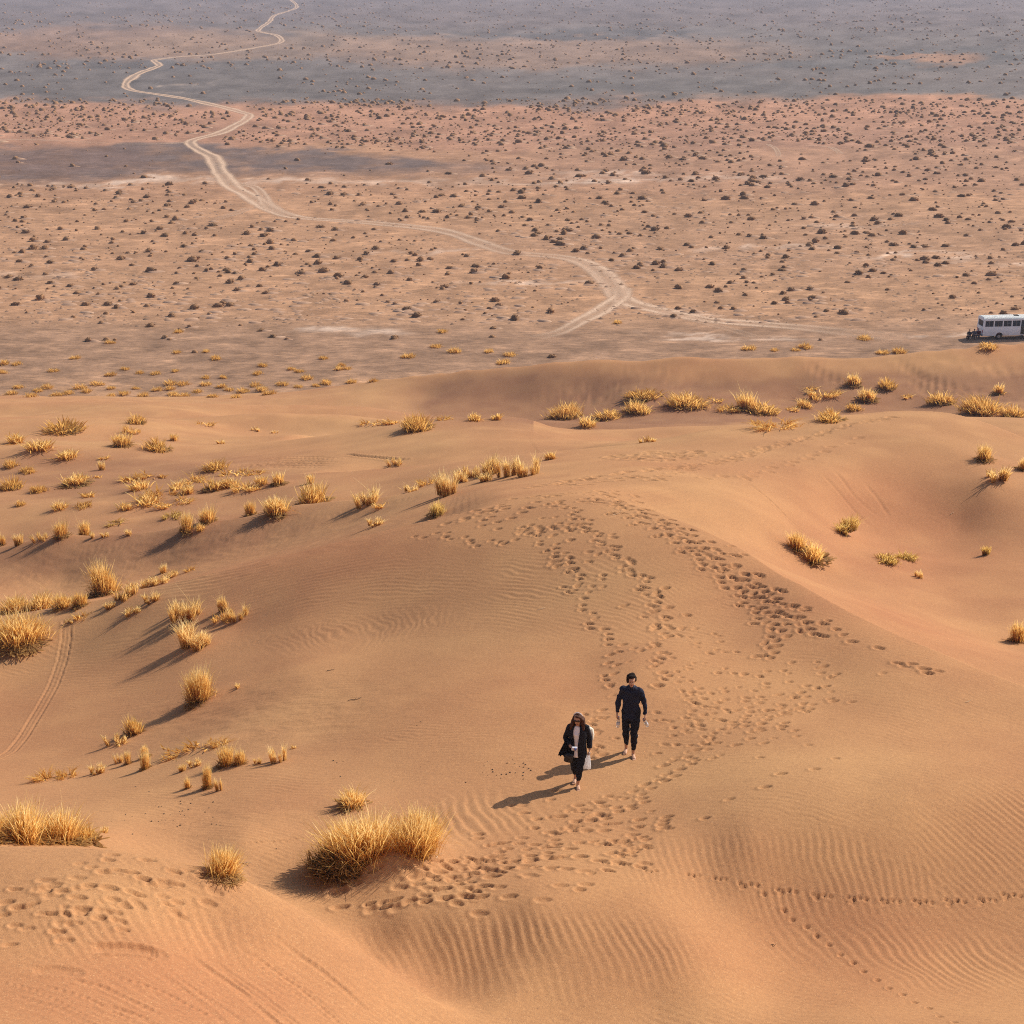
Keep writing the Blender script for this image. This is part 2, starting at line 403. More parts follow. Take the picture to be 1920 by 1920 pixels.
PLAIN_TUFTS = [(333,623),(207,643),(141,673),(100,696),(385,660),(403,674),(330,662),(235,693),(207,705),(262,700),(293,702),(327,697),(388,709),(420,709),(415,726),
 (493,687),(485,702),(548,693),(562,697),(606,673),(640,687),(634,693),(575,711),(613,720),(594,724),(480,724),(488,733),(455,735),(444,746),(398,745),(343,743),(320,721),(345,722),
 (317,730),(323,742),(256,729),(207,729),(164,735),(184,721),(128,738),(88,728),(70,734),(35,727),(20,739),(5,683),(5,699),(33,684),(209,743),(270,744),(853,661),(918,661),(955,667),(827,623),(765,671),
 (945,682),(817,651),(650,692),(660,718),(700,716),(1156,606),(1405,656),(1453,658),(1492,657),(1508,653),(1620,636),(1655,664),(1685,662),(150,728),(108,742),(56,744),(430,732),(530,722),(560,726),(505,740),(370,735),(385,722),(295,733),(230,740)]

tx = np.array([t[0] for t in TUFTS], float); ty = np.array([t[1] for t in TUFTS], float)
TG = ground(tx, ty)
BIG = ground([662, 775, 632], [1606, 1596, 1632])           # the large foreground bush: two clumps and thatch for its shaded side

def window(x, y, r):
    i0, i1 = np.searchsorted(YS, [y - r, y + r])
    j0, j1 = np.searchsorted(US, [(x - r) / (y + GAUGE) - 0.002, (x + r) / (y + GAUGE) + 0.002])
    return slice(max(i0 - 1, 0), i1 + 1), slice(max(j0 - 1, 0), j1 + 1)

# sand heaped up round the tufts, with a tail on the side away from the wind
for (g, t) in zip(TG, TUFTS):
    if g[1] > 168: continue
    w = t[2] * g[3] / FPX
    r = 0.62 * w
    hgt = (0.10 if t[4] in 'ums' else 0.13) * w * (0.5 if t[4] == 's' else 1)
    sl = window(g[0], g[1], r * 3.2)
    dx = GX[sl] - g[0]; dy = GY[sl] - g[1]
    q = dx * 0.9 + dy * 0.25; p_ = dy * 0.9 - dx * 0.25
    q = np.where(q > 0, q / 1.7, q)
    HZ[sl] += hgt * np.exp(-(q ** 2 + p_ ** 2) / r ** 2)
for (g, r, hgt) in ((BIG[0], 0.75, 0.12), (BIG[1], 0.75, 0.16), (BIG[2], 0.5, 0.02)):
    sl = window(g[0], g[1], r * 2.5)
    HZ[sl] += hgt * np.exp(-((GX[sl] - g[0]) ** 2 + (GY[sl] - g[1]) ** 2) / r ** 2)
cgr = ground([735], [1616])[0]
sl = window(cgr[0], cgr[1], 1.6)
HZ[sl] += 0.20 * np.exp(-((GX[sl] - cgr[0] - 0.1) ** 2 / 0.5 ** 2 + (GY[sl] - cgr[1] + 0.1) ** 2 / 0.40 ** 2))

# ------------------------------------------------------------------ wind ripples
PXX, PYY, _ = to_px(GX, GY, HZ)
def blob(cx, cy, rx, ry, hard=1.0, rot=0.0):
    c, s_ = math.cos(rot), math.sin(rot)
    a = ((PXX - cx) * c + (PYY - cy) * s_) / rx; b = (-(PXX - cx) * s_ + (PYY - cy) * c) / ry
    return np.exp(-(a * a + b * b) ** hard)
wx = 0.30 * fbm(GX * 0.55, GY * 0.55, 21, 2) + 0.11 * fbm(GX * 1.9, GY * 1.9, 23, 2)
wy = 0.8 * fbm(GX * 0.25, GY * 0.25, 31, 2)
RIP = np.zeros_like(HZ); RMASK = np.zeros_like(HZ); OLD = np.zeros_like(HZ)
def ripples(mask, lam, ang, amp, bend=0.0, cx=0.0, cy=0.0, wk=1.0):
    # wave direction `ang` from +X; bend turns the crests with distance from (cx, cy)
    global RMASK
    RMASK = np.maximum(RMASK, np.clip(mask * 1.6, 0, 1))
    c, s_ = math.cos(R(ang)), math.sin(R(ang))
    ph = (GX - cx) * c + (GY - cy) * s_ + bend * ((GY - cy) * c - (GX - cx) * s_) ** 2 + wx * wk + 0.15 * wy
    ph = ph / lam + 0.6 * fbm(GX / lam * 0.13, GY / lam * 0.13, 77, 2)
    f = ph - np.floor(ph)
    prof = np.where(f < 0.68, 0.5 - 0.5 * np.cos(math.pi * f / 0.68), 0.5 + 0.5 * np.cos(math.pi * (f - 0.68) / 0.32)) - 0.5
    env = 0.25 + 1.5 * np.clip(fbm(GX * 0.9, GY * 0.9, 51, 3) + 0.5, 0, 1)
    free_ = np.clip(1 - 1.5 * OLD, 0, 1); OLD[...] = np.maximum(OLD, np.clip(mask, 0, 1))
    return mask * free_ * prof * amp * env
g1 = ground([1020], [1800])[0]; g2 = ground([1560], [1650])[0]; g3 = ground([600], [1120])[0]
RIP += ripples(np.clip(1.25 * blob(1010, 1795, 330, 85, 2.0), 0, 1), 0.155, 12, 0.0105, 0.05, g1[0], g1[1], 0.5)
RIP += ripples(np.clip(1.2 * blob(1480, 1640, 280, 78, 2.0, 0.05), 0, 1), 0.14, 6, 0.0115, -0.02, g2[0], g2[1], 0.5)
RIP += ripples(np.clip(1.2 * blob(1840, 1585, 190, 110, 2.0, -0.3), 0, 1), 0.145, 38, 0.013, 0.03, g2[0], g2[1], 0.5)
RIP += ripples(blob(620, 1110, 300, 60, 1.6, -0.12), 0.20, 74, 0.0105, 0.05, g3[0], g3[1], 0.9)
RIP += ripples(blob(660, 1170, 190, 40, 1.5, -0.15), 0.22, 30, 0.011, 0.05, g3[0], g3[1], 1.8)
RIP += ripples(blob(1060, 1110, 260, 80, 1.5, 0.1), 0.20, 62, 0.012, 0.02, g3[0], g3[1])
RIP += ripples(blob(1330, 1150, 130, 110, 1.5, 0.1), 0.17, 64, 0.011)
RIP += ripples(blob(1700, 1790, 260, 60, 1.5, 0.1), 0.17, 20, 0.012)
RIP += ripples(blob(260, 1745, 260, 60, 1.5, 0.1), 0.14, 30, 0.010)
RIP += ripples(blob(900, 1545, 110, 50, 1.5), 0.20, 20, 0.020)
RIP += ripples(blob(550, 1455, 120, 40, 1.5), 0.16, 70, 0.008)
RIP += ripples(blob(330, 1600, 120, 30, 1.5), 0.15, 40, 0.006)
RIP += ripples(np.clip(blob(1000, 1380, 500, 120, 1.5) + blob(500, 1280, 200, 90, 1.5), 0, 1), 0.12, 70, 0.006)
RIP += ripples(blob(1700, 960, 260, 90, 1.5), 0.22, 50, 0.010)
RIP += ripples(blob(1700, 1350, 240, 60, 1.5), 0.16, 60, 0.008)
RIP += ripples(blob(1150, 735, 150, 40, 1.5, -0.2), 0.9, 55, 0.05, wk=3)
RIP += ripples(blob(1010, 890, 120, 25, 1.5, -0.1), 0.28, 75, 0.010)
RIP += ripples(blob(400, 1100, 110, 50, 1.5, -0.1), 0.26, 75, 0.026)
RIP += ripples(blob(200, 1250, 260, 90, 1.5), 0.18, 65, 0.009)
RIP += ripples((1 - RMASK) * (GY < 60), 0.13, 62, 0.0052)
HZ += RIP
# roughened, half-smoothed crust on the flanks that face away from the wind
rough = blob(300, 1040, 420, 45, 1.5, -0.15) * 0.030 + blob(500, 1340, 260, 60, 1.5, -0.1) * 0.018 + blob(420, 1540, 300, 40, 1.5) * 0.012 + 0.004
HZ += rough * fbm(GX * 2.2 - GY * 0.9, GY * 4.0 + GX * 1.2, 91, 3) * (GY < 75)

# ------------------------------------------------------------------ slipped sand on the near dune
def stroke(pl, half, depth, rim=0.35, fade=True, step=0.05):
    g = ground([p[0] for p in pl], [p[1] for p in pl])
    xs, ys = g[:, 0], g[:, 1]
    dd = np.concatenate([[0], np.cumsum(np.hypot(np.diff(xs), np.diff(ys)))])
    k = max(int(dd[-1] / step), 2)
    tt = np.linspace(0, dd[-1], k)
    cx = np.interp(tt, dd, xs); cy = np.interp(tt, dd, ys)
    for _ in range(6):
        cx[1:-1] = (cx[:-2] + cx[1:-1] * 2 + cx[2:]) / 4; cy[1:-1] = (cy[:-2] + cy[1:-1] * 2 + cy[2:]) / 4
    lo = min(cy) - half * 3; hi = max(cy) + half * 3
    i0, i1 = np.searchsorted(YS, [lo, hi])
    i0 = max(i0 - 1, 0)
    ul = np.min((cx - half * 3) / (cy + GAUGE)); uh = np.max((cx + half * 3) / (cy + GAUGE))
    j0, j1 = np.searchsorted(US, [ul, uh]); j0 = max(j0 - 1, 0)
    sx = GX[i0:i1 + 1, j0:j1 + 1]; sy = GY[i0:i1 + 1, j0:j1 + 1]
    best = np.full(sx.shape, 1e9); bt = np.zeros(sx.shape)
    for q in range(k):
        d2 = (sx - cx[q]) ** 2 + (sy - cy[q]) ** 2
        m = d2 < best
        best[m] = d2[m]; bt[m] = q / k
    d = np.sqrt(best) / half
    f = np.minimum(1, np.minimum(bt, 1 - bt) * 6) if fade else 1.0
    HZ[i0:i1 + 1, j0:j1 + 1] += f * (-depth * np.exp(-d ** 4) + rim * depth * np.exp(-((d - 1.35) / 0.35) ** 2))
rs = random.Random(4)
stroke([(170,1780),(220,1778),(270,1782),(298,1790)], 0.10, 0.055, 0.5)
stroke([(60,1822),(100,1818),(140,1824)], 0.10, 0.025, 0.4)
for k in range(13):
    x0 = 250 + k * 22 + rs.uniform(-10, 10); y0 = 1785 + (k % 4) * 14 - k * 3 + rs.uniform(-8, 8)
    ln = rs.uniform(130, 260)
    stroke([(x0, y0), (x0 + ln * 0.5, y0 + ln * 0.36), (x0 + ln, y0 + ln * 0.80)], rs.uniform(0.03, 0.08), rs.uniform(0.006, 0.018), 0.5, step=0.1)
for k in range(6):
    x0 = -20 + k * 45; y0 = 1850 + rs.uniform(-20, 30)
    stroke([(x0, y0), (x0 + 90, y0 + 22), (x0 + 190, y0 + 75)], rs.uniform(0.03, 0.07), rs.uniform(0.006, 0.014), 0.5, step=0.1)

# ------------------------------------------------------------------ wheel tracks and drag lines
trk = [(126,1165),(124,1200),(116,1240),(100,1285),(72,1335),(45,1380),(20,1410),(-10,1425)]
for off in (-8, 8):
    stroke([(x + off, y) for x, y in trk], 0.045, 0.021, 0.7, fade=False, step=0.06)
stroke([(x, y) for x, y in trk], 0.10, 0.010, 0.2, fade=False, step=0.06)
stroke([(430,1588),(520,1577),(600,1566)], 0.02, 0.02, 0.5)
stroke([(1560,1865),(1600,1882),(1630,1905),(1642,1920)], 0.018, 0.014, 0.6)
stroke([(1730,1822),(1790,1828)], 0.016, 0.012, 0.6)
for pl in ([(1690,706),(1720,720),(1770,735),(1830,745),(1920,752)], [(1700,695),(1760,722),(1850,738),(1920,742)],
           [(1672,674),(1725,706),(1800,728),(1920,735)], [(1700,672),(1790,680),(1860,698),(1925,708)], [(1720,668),(1800,675),(1870,690),(1925,698)], [(1510,680),(1540,700),(1590,720)],
           [(1710,720),(1760,745),(1850,755),(1920,765)]):
    stroke(pl, 0.45, 0.10, 0.5, step=0.3)
for k in range(7):
    stroke([(420 + rs.uniform(0, 60), 862 + k * 4), (520, 858 + k * 3.2), (600 + rs.uniform(0, 60), 856 + k * 3.4)], 0.14, 0.06, 0.6, step=0.25)
stroke([(640,852),(680,856),(720,860),(760,862)], 0.2, 0.08, 0.8, step=0.25)
stroke([(1400,905),(1440,935),(1480,975),(1510,1000)], 0.06, 0.03, 0.6, step=0.12)
for pl in ([(1560,880),(1600,930),(1650,970)], [(1620,905),(1650,940),(1665,965)], [(1540,890),(1590,945),(1630,985)]):
    stroke(pl, 0.10, 0.03, 0.4, step=0.15)

# ------------------------------------------------------------------ footprints
FP = np.zeros_like(HZ)
def stamp(x, y, ang, ln, wd, dep):
    if y < 24 and -3 < x < -0.6 and to_px(x, y, float(sample(x, y)))[1] > 1708: return                 # nobody trod on the steep toe of the near dune
    dep *= 1.08 if y < 31 else 1.3; ln *= 0.82 if y < 31 else 0.74; wd *= 0.82 if y < 31 else 0.86
    sl = window(x, y, ln * 1.3)
    dx = GX[sl] - x; dy = GY[sl] - y
    if dx.size == 0: return
    ang = ((ang + math.pi / 2) % math.pi - math.pi / 2) * 0.35        # pits slump downhill, across the slope
    c, s_ = math.cos(ang), math.sin(ang)
    a = (dx * c + dy * s_) / (ln * 0.5); b = (-dx * s_ + dy * c) / (wd * 0.5)
    b = b * (1 + 0.18 * a)                               # toe broader than heel
    q2 = a * a + b * b
    q = np.sqrt(q2)
    FP[sl] += -dep * np.exp(-q2 * q2 * q2) * (1 + 0.25 * a) + 0.26 * dep * np.exp(-((q - 1.42) / 0.30) ** 2) * (1 - 0.5 * a)
fr = random.Random(11)
def trail(pl, count, spread, size=0.30, dep=0.055, jit=0.5, even=False, rows=1):
    g = ground([p[0] for p in pl], [p[1] for p in pl])
    xs, ys = g[:, 0], g[:, 1]
    dd = np.concatenate([[0], np.cumsum(np.hypot(np.diff(xs), np.diff(ys)))])
    for k in range(count):
        t = dd[-1] * ((k + 0.5 + fr.uniform(-0.15, 0.15)) / count if even else fr.random())
        x = float(np.interp(t, dd, xs)); y = float(np.interp(t, dd, ys))
        t2 = min(t + 0.3, dd[-1]); t1 = max(t - 0.3, 0)
        a = math.atan2(np.interp(t2, dd, ys) - np.interp(t1, dd, ys), np.interp(t2, dd, xs) - np.interp(t1, dd, xs))
        off = fr.gauss(0, spread) + (0.10 if k % 2 else -0.10)
        s_ = size * fr.uniform(0.75, 1.2)
        stamp(x - math.sin(a) * off, y + math.cos(a) * off, a + fr.gauss(0, jit), s_, s_ * fr.uniform(0.42, 0.62), dep * fr.uniform(0.6, 1.25))
def steps(pl, rows, spread, size=0.30, dep=0.055, stride=0.62):
    """several walkers in single file, each with an even stride"""
    for _ in range(rows):
        o = fr.gauss(0, spread)
        ph = fr.random()
        g = ground([p[0] for p in pl], [p[1] for p in pl])
        xs, ys = g[:, 0] + o * 0.6, g[:, 1] + o * 0.4
        dd = np.concatenate([[0], np.cumsum(np.hypot(np.diff(xs), np.diff(ys)))])
        k = 0; t = ph * stride
        while t < dd[-1]:
            x = float(np.interp(t, dd, xs)); y = float(np.interp(t, dd, ys))
            a = math.atan2(np.interp(t + 0.4, dd, ys) - np.interp(t - 0.4, dd, ys), np.interp(t + 0.4, dd, xs) - np.interp(t - 0.4, dd, xs))
            off = (0.11 if k % 2 else -0.11) + fr.gauss(0, 0.03)
            s_ = size * fr.uniform(0.85, 1.15)
            stamp(x - math.sin(a) * off, y + math.cos(a) * off, a + fr.gauss(0, 0.12), s_, s_ * 0.48, dep * fr.uniform(0.75, 1.2))
            t += stride * fr.uniform(0.8, 1.15); k += 1
steps([(1110,935),(1180,948),(1260,980),(1330,1022),(1400,1072),(1450,1115),(1500,1155),(1560,1190)], 6, 0.36, 0.33, 0.065)
steps([(1160,960),(1250,1000),(1330,1058),(1390,1108),(1440,1165),(1460,1205),(1430,1235)], 4, 0.30, 0.31, 0.06)
trail([(1230,975),(1330,1035),(1420,1095),(1500,1160),(1540,1200)], 30, 0.45)
steps([(1560,1190),(1620,1207),(1690,1245),(1790,1272)], 1, 0.05, 0.36, 0.06, 0.8)
trail([(1690,1250),(1770,1270)], 4, 0.12, 0.36)
steps([(1060,945),(1110,1000),(1180,1060),(1220,1110),(1240,1160),(1235,1220),(1240,1290)], 3, 0.22)
trail([(1110,1000),(1180,1060),(1220,1110),(1240,1180)], 26, 0.3)
steps([(990,990),(1050,1030),(1085,1070),(1100,1120),(1120,1170),(1160,1200),(1155,1265)], 2, 0.18, 0.28)
trail([(1040,1020),(1085,1075),(1100,1110)], 26, 0.35, 0.26)
steps([(765,1008),(830,1006),(890,1022),(940,1022),(985,998),(1030,988),(1090,985)], 2, 0.15, 0.28)
trail([(985,990),(1040,985),(1060,1000)], 26, 0.30, 0.28)
trail([(800,985),(900,960),(1000,945),(1100,932),(1200,928)], 60, 0.55, 0.36, 0.06)
steps([(905,965),(940,985),(1000,992)], 1, 0.1)
steps([(1030,910),(1120,895),(1250,880),(1350,868),(1430,845),(1500,825),(1600,795),(1680,782)], 4, 0.6, 0.56, 0.085, 0.8)
trail([(1060,915),(1150,900),(1250,890),(1330,880)], 30, 0.8, 0.52, 0.08)
steps([(1390,895),(1450,880),(1500,865),(1560,840),(1630,815)], 1, 0.1, 0.55, 0.07, 1.0)
trail([(1170,862),(1240,852),(1310,856)], 90, 0.9, 0.62, 0.11)
steps([(1610,1250),(1520,1295),(1470,1355),(1400,1388),(1310,1400),(1250,1445),(1190,1500),(1140,1545)], 2, 0.3, 0.26, 0.045)
trail([(1480,1300),(1440,1370),(1400,1395)], 40, 0.5, 0.22, 0.04)
trail([(1330,1180),(1310,1250),(1300,1300),(1330,1370),(1260,1420)], 80, 0.7, 0.22, 0.036)
trail([(1520,1230),(1480,1290),(1400,1330),(1360,1380)], 46, 0.6, 0.22, 0.036)
trail([(1240,1300),(1300,1340),(1330,1400)], 24, 0.5, 0.2, 0.035)
steps([(1330,1430),(1260,1450),(1200,1500),(1140,1540),(1060,1565),(960,1590)], 2, 0.25, 0.26, 0.05)
trail([(1190,1500),(1120,1540),(1060,1560),(980,1580),(920,1605)], 60, 0.7, 0.24, 0.045)
trail([(1300,1530),(1240,1545),(1180,1585),(1130,1605)], 16, 0.25, 0.26)
trail([(1200,1600),(1100,1610),(1000,1620),(900,1640)], 46, 0.45, 0.27, 0.05)
trail([(960,1600),(880,1640),(800,1665),(700,1690),(615,1690)], 56, 0.36, 0.30, 0.06)
trail([(880,1610),(860,1660),(900,1670)], 24, 0.4, 0.28, 0.06)
steps([(1110,1632),(1085,1662),(1020,1680),(990,1689),(935,1695),(870,1702)], 1, 0.02, 0.28, 0.034, 0.45)
steps([(1180,1588),(1240,1575),(1300,1535),(1350,1515),(1440,1465),(1490,1450),(1590,1420),(1612,1408)], 1, 0.05, 0.24, 0.045, 0.75)
steps([(-10,1705),(60,1690),(130,1662),(200,1645),(300,1638),(400,1654)], 2, 0.12, 0.26, 0.042, 0.5)
trail([(0,1700),(100,1680),(250,1650),(420,1655)], 36, 0.35, 0.24, 0.036)
trail([(0,1775),(80,1742),(150,1712),(230,1700),(330,1672)], 30, 0.22, 0.24, 0.036)
trail([(1110,1425),(1128,1395),(1120,1365),(1118,1345)], 16, 0.2, 0.24, 0.045)
trail([(1085,1390),(1100,1340),(1130,1300),(1150,1260)], 8, 0.12, 0.24)
for (x, y) in ((1140,1618),(1170,1620),(1220,1632),(1300,1640),(1350,1647)):
    g = ground([x - 10, x, x + 10], [y, y + 2, y + 1])
    for q in g: stamp(q[0], q[1], 0.3, 0.10, 0.08, 0.03)
for (x, y) in ((1404,1660),(1475,1672),(1541,1680),(1608,1686),(1670,1690),(1731,1692),(1791,1691),(1850,1688),(1897,1680)):
    g = ground([x - 17, x - 7, x + 3, x + 16, x - 12], [y - 3, y + 1, y - 2, y + 1, y + 5])
    for q in g: stamp(q[0], q[1], 0.2, 0.11, 0.085, 0.035)
cp_ = ground([1432,1446,1470,1485,1512,1531,1555,1576,1600,1619,1645,1667,1693,1715,1742,1762,1790], [1677,1694,1708,1725,1739,1756,1772,1790,1806,1822,1838,1853,1865,1880,1891,1906,1917])
for k, q in enumerate(cp_):
    if k % 2 == 0 or k > 2: stamp(q[0], q[1], 0.2, 0.12, 0.10, 0.035)
pb = ground([fr.uniform(280, 420) for _ in range(40)], [fr.uniform(1490, 1560) for _ in range(40)])
for q in pb: stamp(q[0], q[1], fr.random() * 3, 0.06, 0.05, 0.012)

HZ += np.where(FP < 0, -0.066 * np.tanh(-FP / 0.066), 0.026 * np.tanh(FP / 0.026))

# ------------------------------------------------------------------ the sand sheet
PXX, PYY, _ = to_px(GX, GY, HZ)
red = np.clip(0.40 + 0.5 * fbm(GX * 0.16, GY * 0.16, 3, 3) + 0.12 * blob(250, 1250, 500, 330, 1.5) + 0.3 * blob(300, 1020, 500, 60, 1.5) + 0.55 * blob(1600, 1790, 380, 120, 1.3)
              - 0.35 * blob(1450, 1480, 420, 90, 1.5) + 0.6 * blob(1720, 1040, 360, 170, 1.5) + 0.75 * blob(330, 1860, 480, 130, 1.5) - 0.2 * blob(800, 830, 260, 40, 1.5), 0, 1)
coarse = np.clip(0.35 + 1.1 * fbm(GX * 0.7, GY * 0.7, 8, 3) + 6.0 * RIP, 0, 1)
# shade behind the crests and in the hollows, painted as darker sand
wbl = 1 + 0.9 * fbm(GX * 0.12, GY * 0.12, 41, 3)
shade_tint = np.clip((1.6 * blob(1560, 748, 560, 42, 2.0, -0.04) + 1.8 * blob(1040, 752, 270, 52, 2.0) + 0.7 * blob(200, 1035, 420, 45, 2.0, -0.14) + 0.55 * blob(200, 900, 420, 55, 2.0)) * wbl * (PYY < 1500), 0, 1)
shade_tint *= np.where((GY > 95) | (PXX < 1000), 1.0, 0.0)
idx = np.arange(HZ.size).reshape(HZ.shape)
F = np.stack([idx[:-1, :-1], idx[:-1, 1:], idx[1:, 1:], idx[1:, :-1]], -1)
keep = (np.maximum(HZ[:-1, :-1], HZ[1:, 1:]) > -1.5)
F = F[keep]

sand, nt, b = new_mat('sand', 0.95, (0.47, 0.255, 0.122), 0.08)
at = node(nt, 'ShaderNodeVertexColor', layer_name='tint')
sep = node(nt, 'ShaderNodeSeparateColor'); nt.links.new(at.outputs[0], sep.inputs[0])
geo = node(nt, 'ShaderNodeNewGeometry')
c = mix_rgb(nt, sep.outputs[0], (0.498, 0.272, 0.121), (0.430, 0.186, 0.086))
c = mix_rgb(nt, sep.outputs[2], c, (0.275, 0.128, 0.068))  # third tint channel: painted shade
f1 = noise_tex(nt, geo.outputs['Position'], 14.0, 5, 0.7)
c = mix_rgb(nt, ramp(nt, f1, 0.35, 0.75), c, mix_rgb(nt, 1.0, c, (0.74, 0.72, 0.74), 'MULTIPLY'))
f2 = noise_tex(nt, geo.outputs['Position'], 55.0, 2, 0.8)
c = mix_rgb(nt, ramp(nt, f2, 0.54, 0.74), c, (0.20, 0.115, 0.075))
f3 = noise_tex(nt, geo.outputs['Position'], 38.0, 2, 0.8)
c = mix_rgb(nt, ramp(nt, f3, 0.57, 0.82), c, (0.68, 0.42, 0.21))
c = mix_rgb(nt, 0.16, c, mix_rgb(nt, sep.outputs[1], (0.30, 0.165, 0.10), (0.60, 0.36, 0.18)))
nt.links.new(c, b.inputs['Base Color'])
bn = node(nt, 'ShaderNodeBump'); bn.inputs['Strength'].default_value = 0.55; bn.inputs['Distance'].default_value = 0.012
add = node(nt, 'ShaderNodeMath', operation='ADD'); nt.links.new(f1, add.inputs[0]); nt.links.new(f2, add.inputs[1])
nt.links.new(add.outputs[0], bn.inputs['Height']); nt.links.new(bn.outputs[0], b.inputs['Normal'])

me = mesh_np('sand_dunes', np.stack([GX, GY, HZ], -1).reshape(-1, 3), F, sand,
             colors=np.stack([red, coarse, shade_tint, coarse * 0 + 1], -1).reshape(-1, 4))
tag(new_obj('sand_dunes', me), kind='structure')
# ------------------------------------------------------------------ the gravel plain
pyr = np.concatenate([np.linspace(800, 120, 230), np.linspace(118, -55, 110)[1:]])
angs = PITCH + np.arctan((pyr - 960) / FPX)
PYS = np.concatenate([[-400, 0, 80], CAM_H / np.tan(angs), [9000, 14000, 22000, 34000]])
pu = np.linspace(-0.42, 0.42, 340)
pw = 0.42 * np.exp(np.linspace(0, math.log(8), 12))[1:]
PU = np.concatenate([-pw[::-1], pu, pw])
QY, QU = np.meshgrid(PYS, PU, indexing='ij')
QX = QU * (np.abs(QY) + 60)
qx, qy, _ = to_px(QX, np.maximum(QY, 60), 0.0)
far_w = np.clip(QY / 300, 0.6, 6)
wob = fbm(qx / 160.0, qy / 26.0, 61, 4)
wob2 = fbm(qx / 60.0, qy / 9.0, 63, 4)
py_ = qy + 16 * wob + 9 * wob2 + 7 * fbm(qx / 20.0, qy / 4.0, 67, 3)
px_ = qx + 90 * wob
def sstep(a, b, x):
    t = np.clip((x - a) / (b - a), 0, 1); return t * t * (3 - 2 * t)
def lay(colr, m, new):
    return colr * (1 - m[..., None]) + np.array(new) * m[..., None]
def ell(cx, cy, rx, ry, soft=0.35):
    d = np.sqrt(((px_ - cx) / rx) ** 2 + ((py_ - cy) / ry) ** 2)
    return 1 - sstep(1 - soft, 1 + soft, d)
C = np.zeros(QX.shape + (3,)) + np.array([0.385, 0.218, 0.126])
C = lay(C, sstep(575, 625, py_), (0.300, 0.180, 0.114))
C = lay(C, np.clip(ell(700, 560, 1400, 60) * (0.5 + wob), 0, 1) * 0.5, (0.415, 0.24, 0.138))
C = lay(C, np.clip(ell(1450, 455, 560, 70) * (0.7 + wob2), 0, 1) * 0.30, (0.31, 0.19, 0.13))
C = lay(C, (1 - sstep(355, 395, py_)) * 0.6, (0.365, 0.20, 0.12))
C = lay(C, (1 - sstep(268, 285, py_)) * sstep(180, 192, py_), (0.375, 0.200, 0.128))
C = lay(C, np.clip(ell(1500, 300, 600, 60), 0, 1) * 0.5, (0.325, 0.185, 0.125))
edge = 262 + 0.0 * px_
pt = (1 - sstep(322, 346, py_ + 0.02 * np.clip(px_ - 100, 0, 900))) * sstep(264, 280, py_ - np.clip(px_ - 350, 0, 700) * 0.055) * (1 - sstep(780, 1020, px_))
C = lay(C, np.clip(pt * (0.9 + 0.9 * wob2), 0, 0.95), (0.135, 0.100, 0.092))
C = lay(C, np.clip(pt * (ell(120, 300, 200, 28)), 0, 1) * 0.6, (0.17, 0.105, 0.085))
C = lay(C, (1 - sstep(182, 198, py_ + 8 * np.clip((px_ - 700) / 600, 0, 1))), (0.165, 0.138, 0.128))
C = lay(C, ell(350, 158, 420, 38) * 0.9, (0.14, 0.12, 0.112))
C = lay(C, ell(1000, 182, 320, 22) * 0.85, (0.148, 0.124, 0.115))
C = lay(C, ell(1680, 112, 420, 24) * 0.85, (0.13, 0.118, 0.114))
C = lay(C, ell(1400, 170, 420, 22) * 0.5, (0.125, 0.115, 0.11))
C = lay(C, ell(160, 78, 330, 30) * 0.75, (0.29, 0.17, 0.115))
C = lay(C, ell(520, 88, 330, 24) * 0.55, (0.27, 0.175, 0.12))
C = lay(C, ell(1030, 98, 420, 30) * 0.7, (0.29, 0.18, 0.125))
C = lay(C, ell(1785, 112, 60, 14) * 0.9, (0.34, 0.19, 0.12))
C = lay(C, ell(1690, 104, 60, 5) * 0.8, (0.34, 0.19, 0.12))
C = lay(C, (1 - sstep(30, 75, py_)) * 0.8, (0.165, 0.128, 0.122))
C = lay(C, ell(300, 120, 200, 6) * 0.6, (0.11, 0.1, 0.1))
C = lay(C, ell(1090, 62, 260, 6) * 0.7, (0.11, 0.1, 0.1))
C = lay(C, np.clip(sstep(690, 760, py_) * (0.55 + 1.2 * wob2), 0, 1) * 0.75 * (px_ < 1000), (0.42, 0.235, 0.125))
# salt-pale streaks
for (cx, cy, rx, ry, s_) in ((250,342,420,4,.75),(900,338,340,5,.55),(1150,326,180,3,.5),(680,624,75,8,.8),(625,625,40,4,.6),(1350,630,90,4,.7),(1340,643,80,4,.7),(1480,640,60,3,.6),(1740,628,60,4,.6),(1320,592,60,3,.5),(1200,338,260,4,.5),
     (1700,478,120,3,.6),(1600,420,110,3,.5),(750,470,160,3,.55),(1000,528,150,3,.6),(1420,466,160,3,.5),(80,520,60,4,.4),(1840,490,100,3,.5),(350,155,40,2,.6),(320,168,40,2,.6)):
    C = lay(C, np.clip(ell(cx, cy, rx, ry, 0.6) * (0.7 + 1.2 * wob2), 0, 1) * s_, (0.56, 0.42, 0.33))
C *= (1 + 0.30 * wob2 + 0.35 * fbm(qx / 25.0, qy / 6.0, 65, 3))[..., None]
C = np.clip(C, 0.02, 0.9)
idx = np.arange(QX.size).reshape(QX.shape)
F = np.stack([idx[:-1, :-1], idx[:-1, 1:], idx[1:, 1:], idx[1:, :-1]], -1).reshape(-1, 4)
pm, nt, b = new_mat('gravel', 0.95, (0.3, 0.2, 0.14), 0.08)
at = node(nt, 'ShaderNodeVertexColor', layer_name='tint')
geo = node(nt, 'ShaderNodeNewGeometry')
mp = node(nt, 'ShaderNodeMapping'); mp.inputs['Scale'].default_value = (0.30, 0.75, 1); nt.links.new(geo.outputs['Position'], mp.inputs['Vector'])
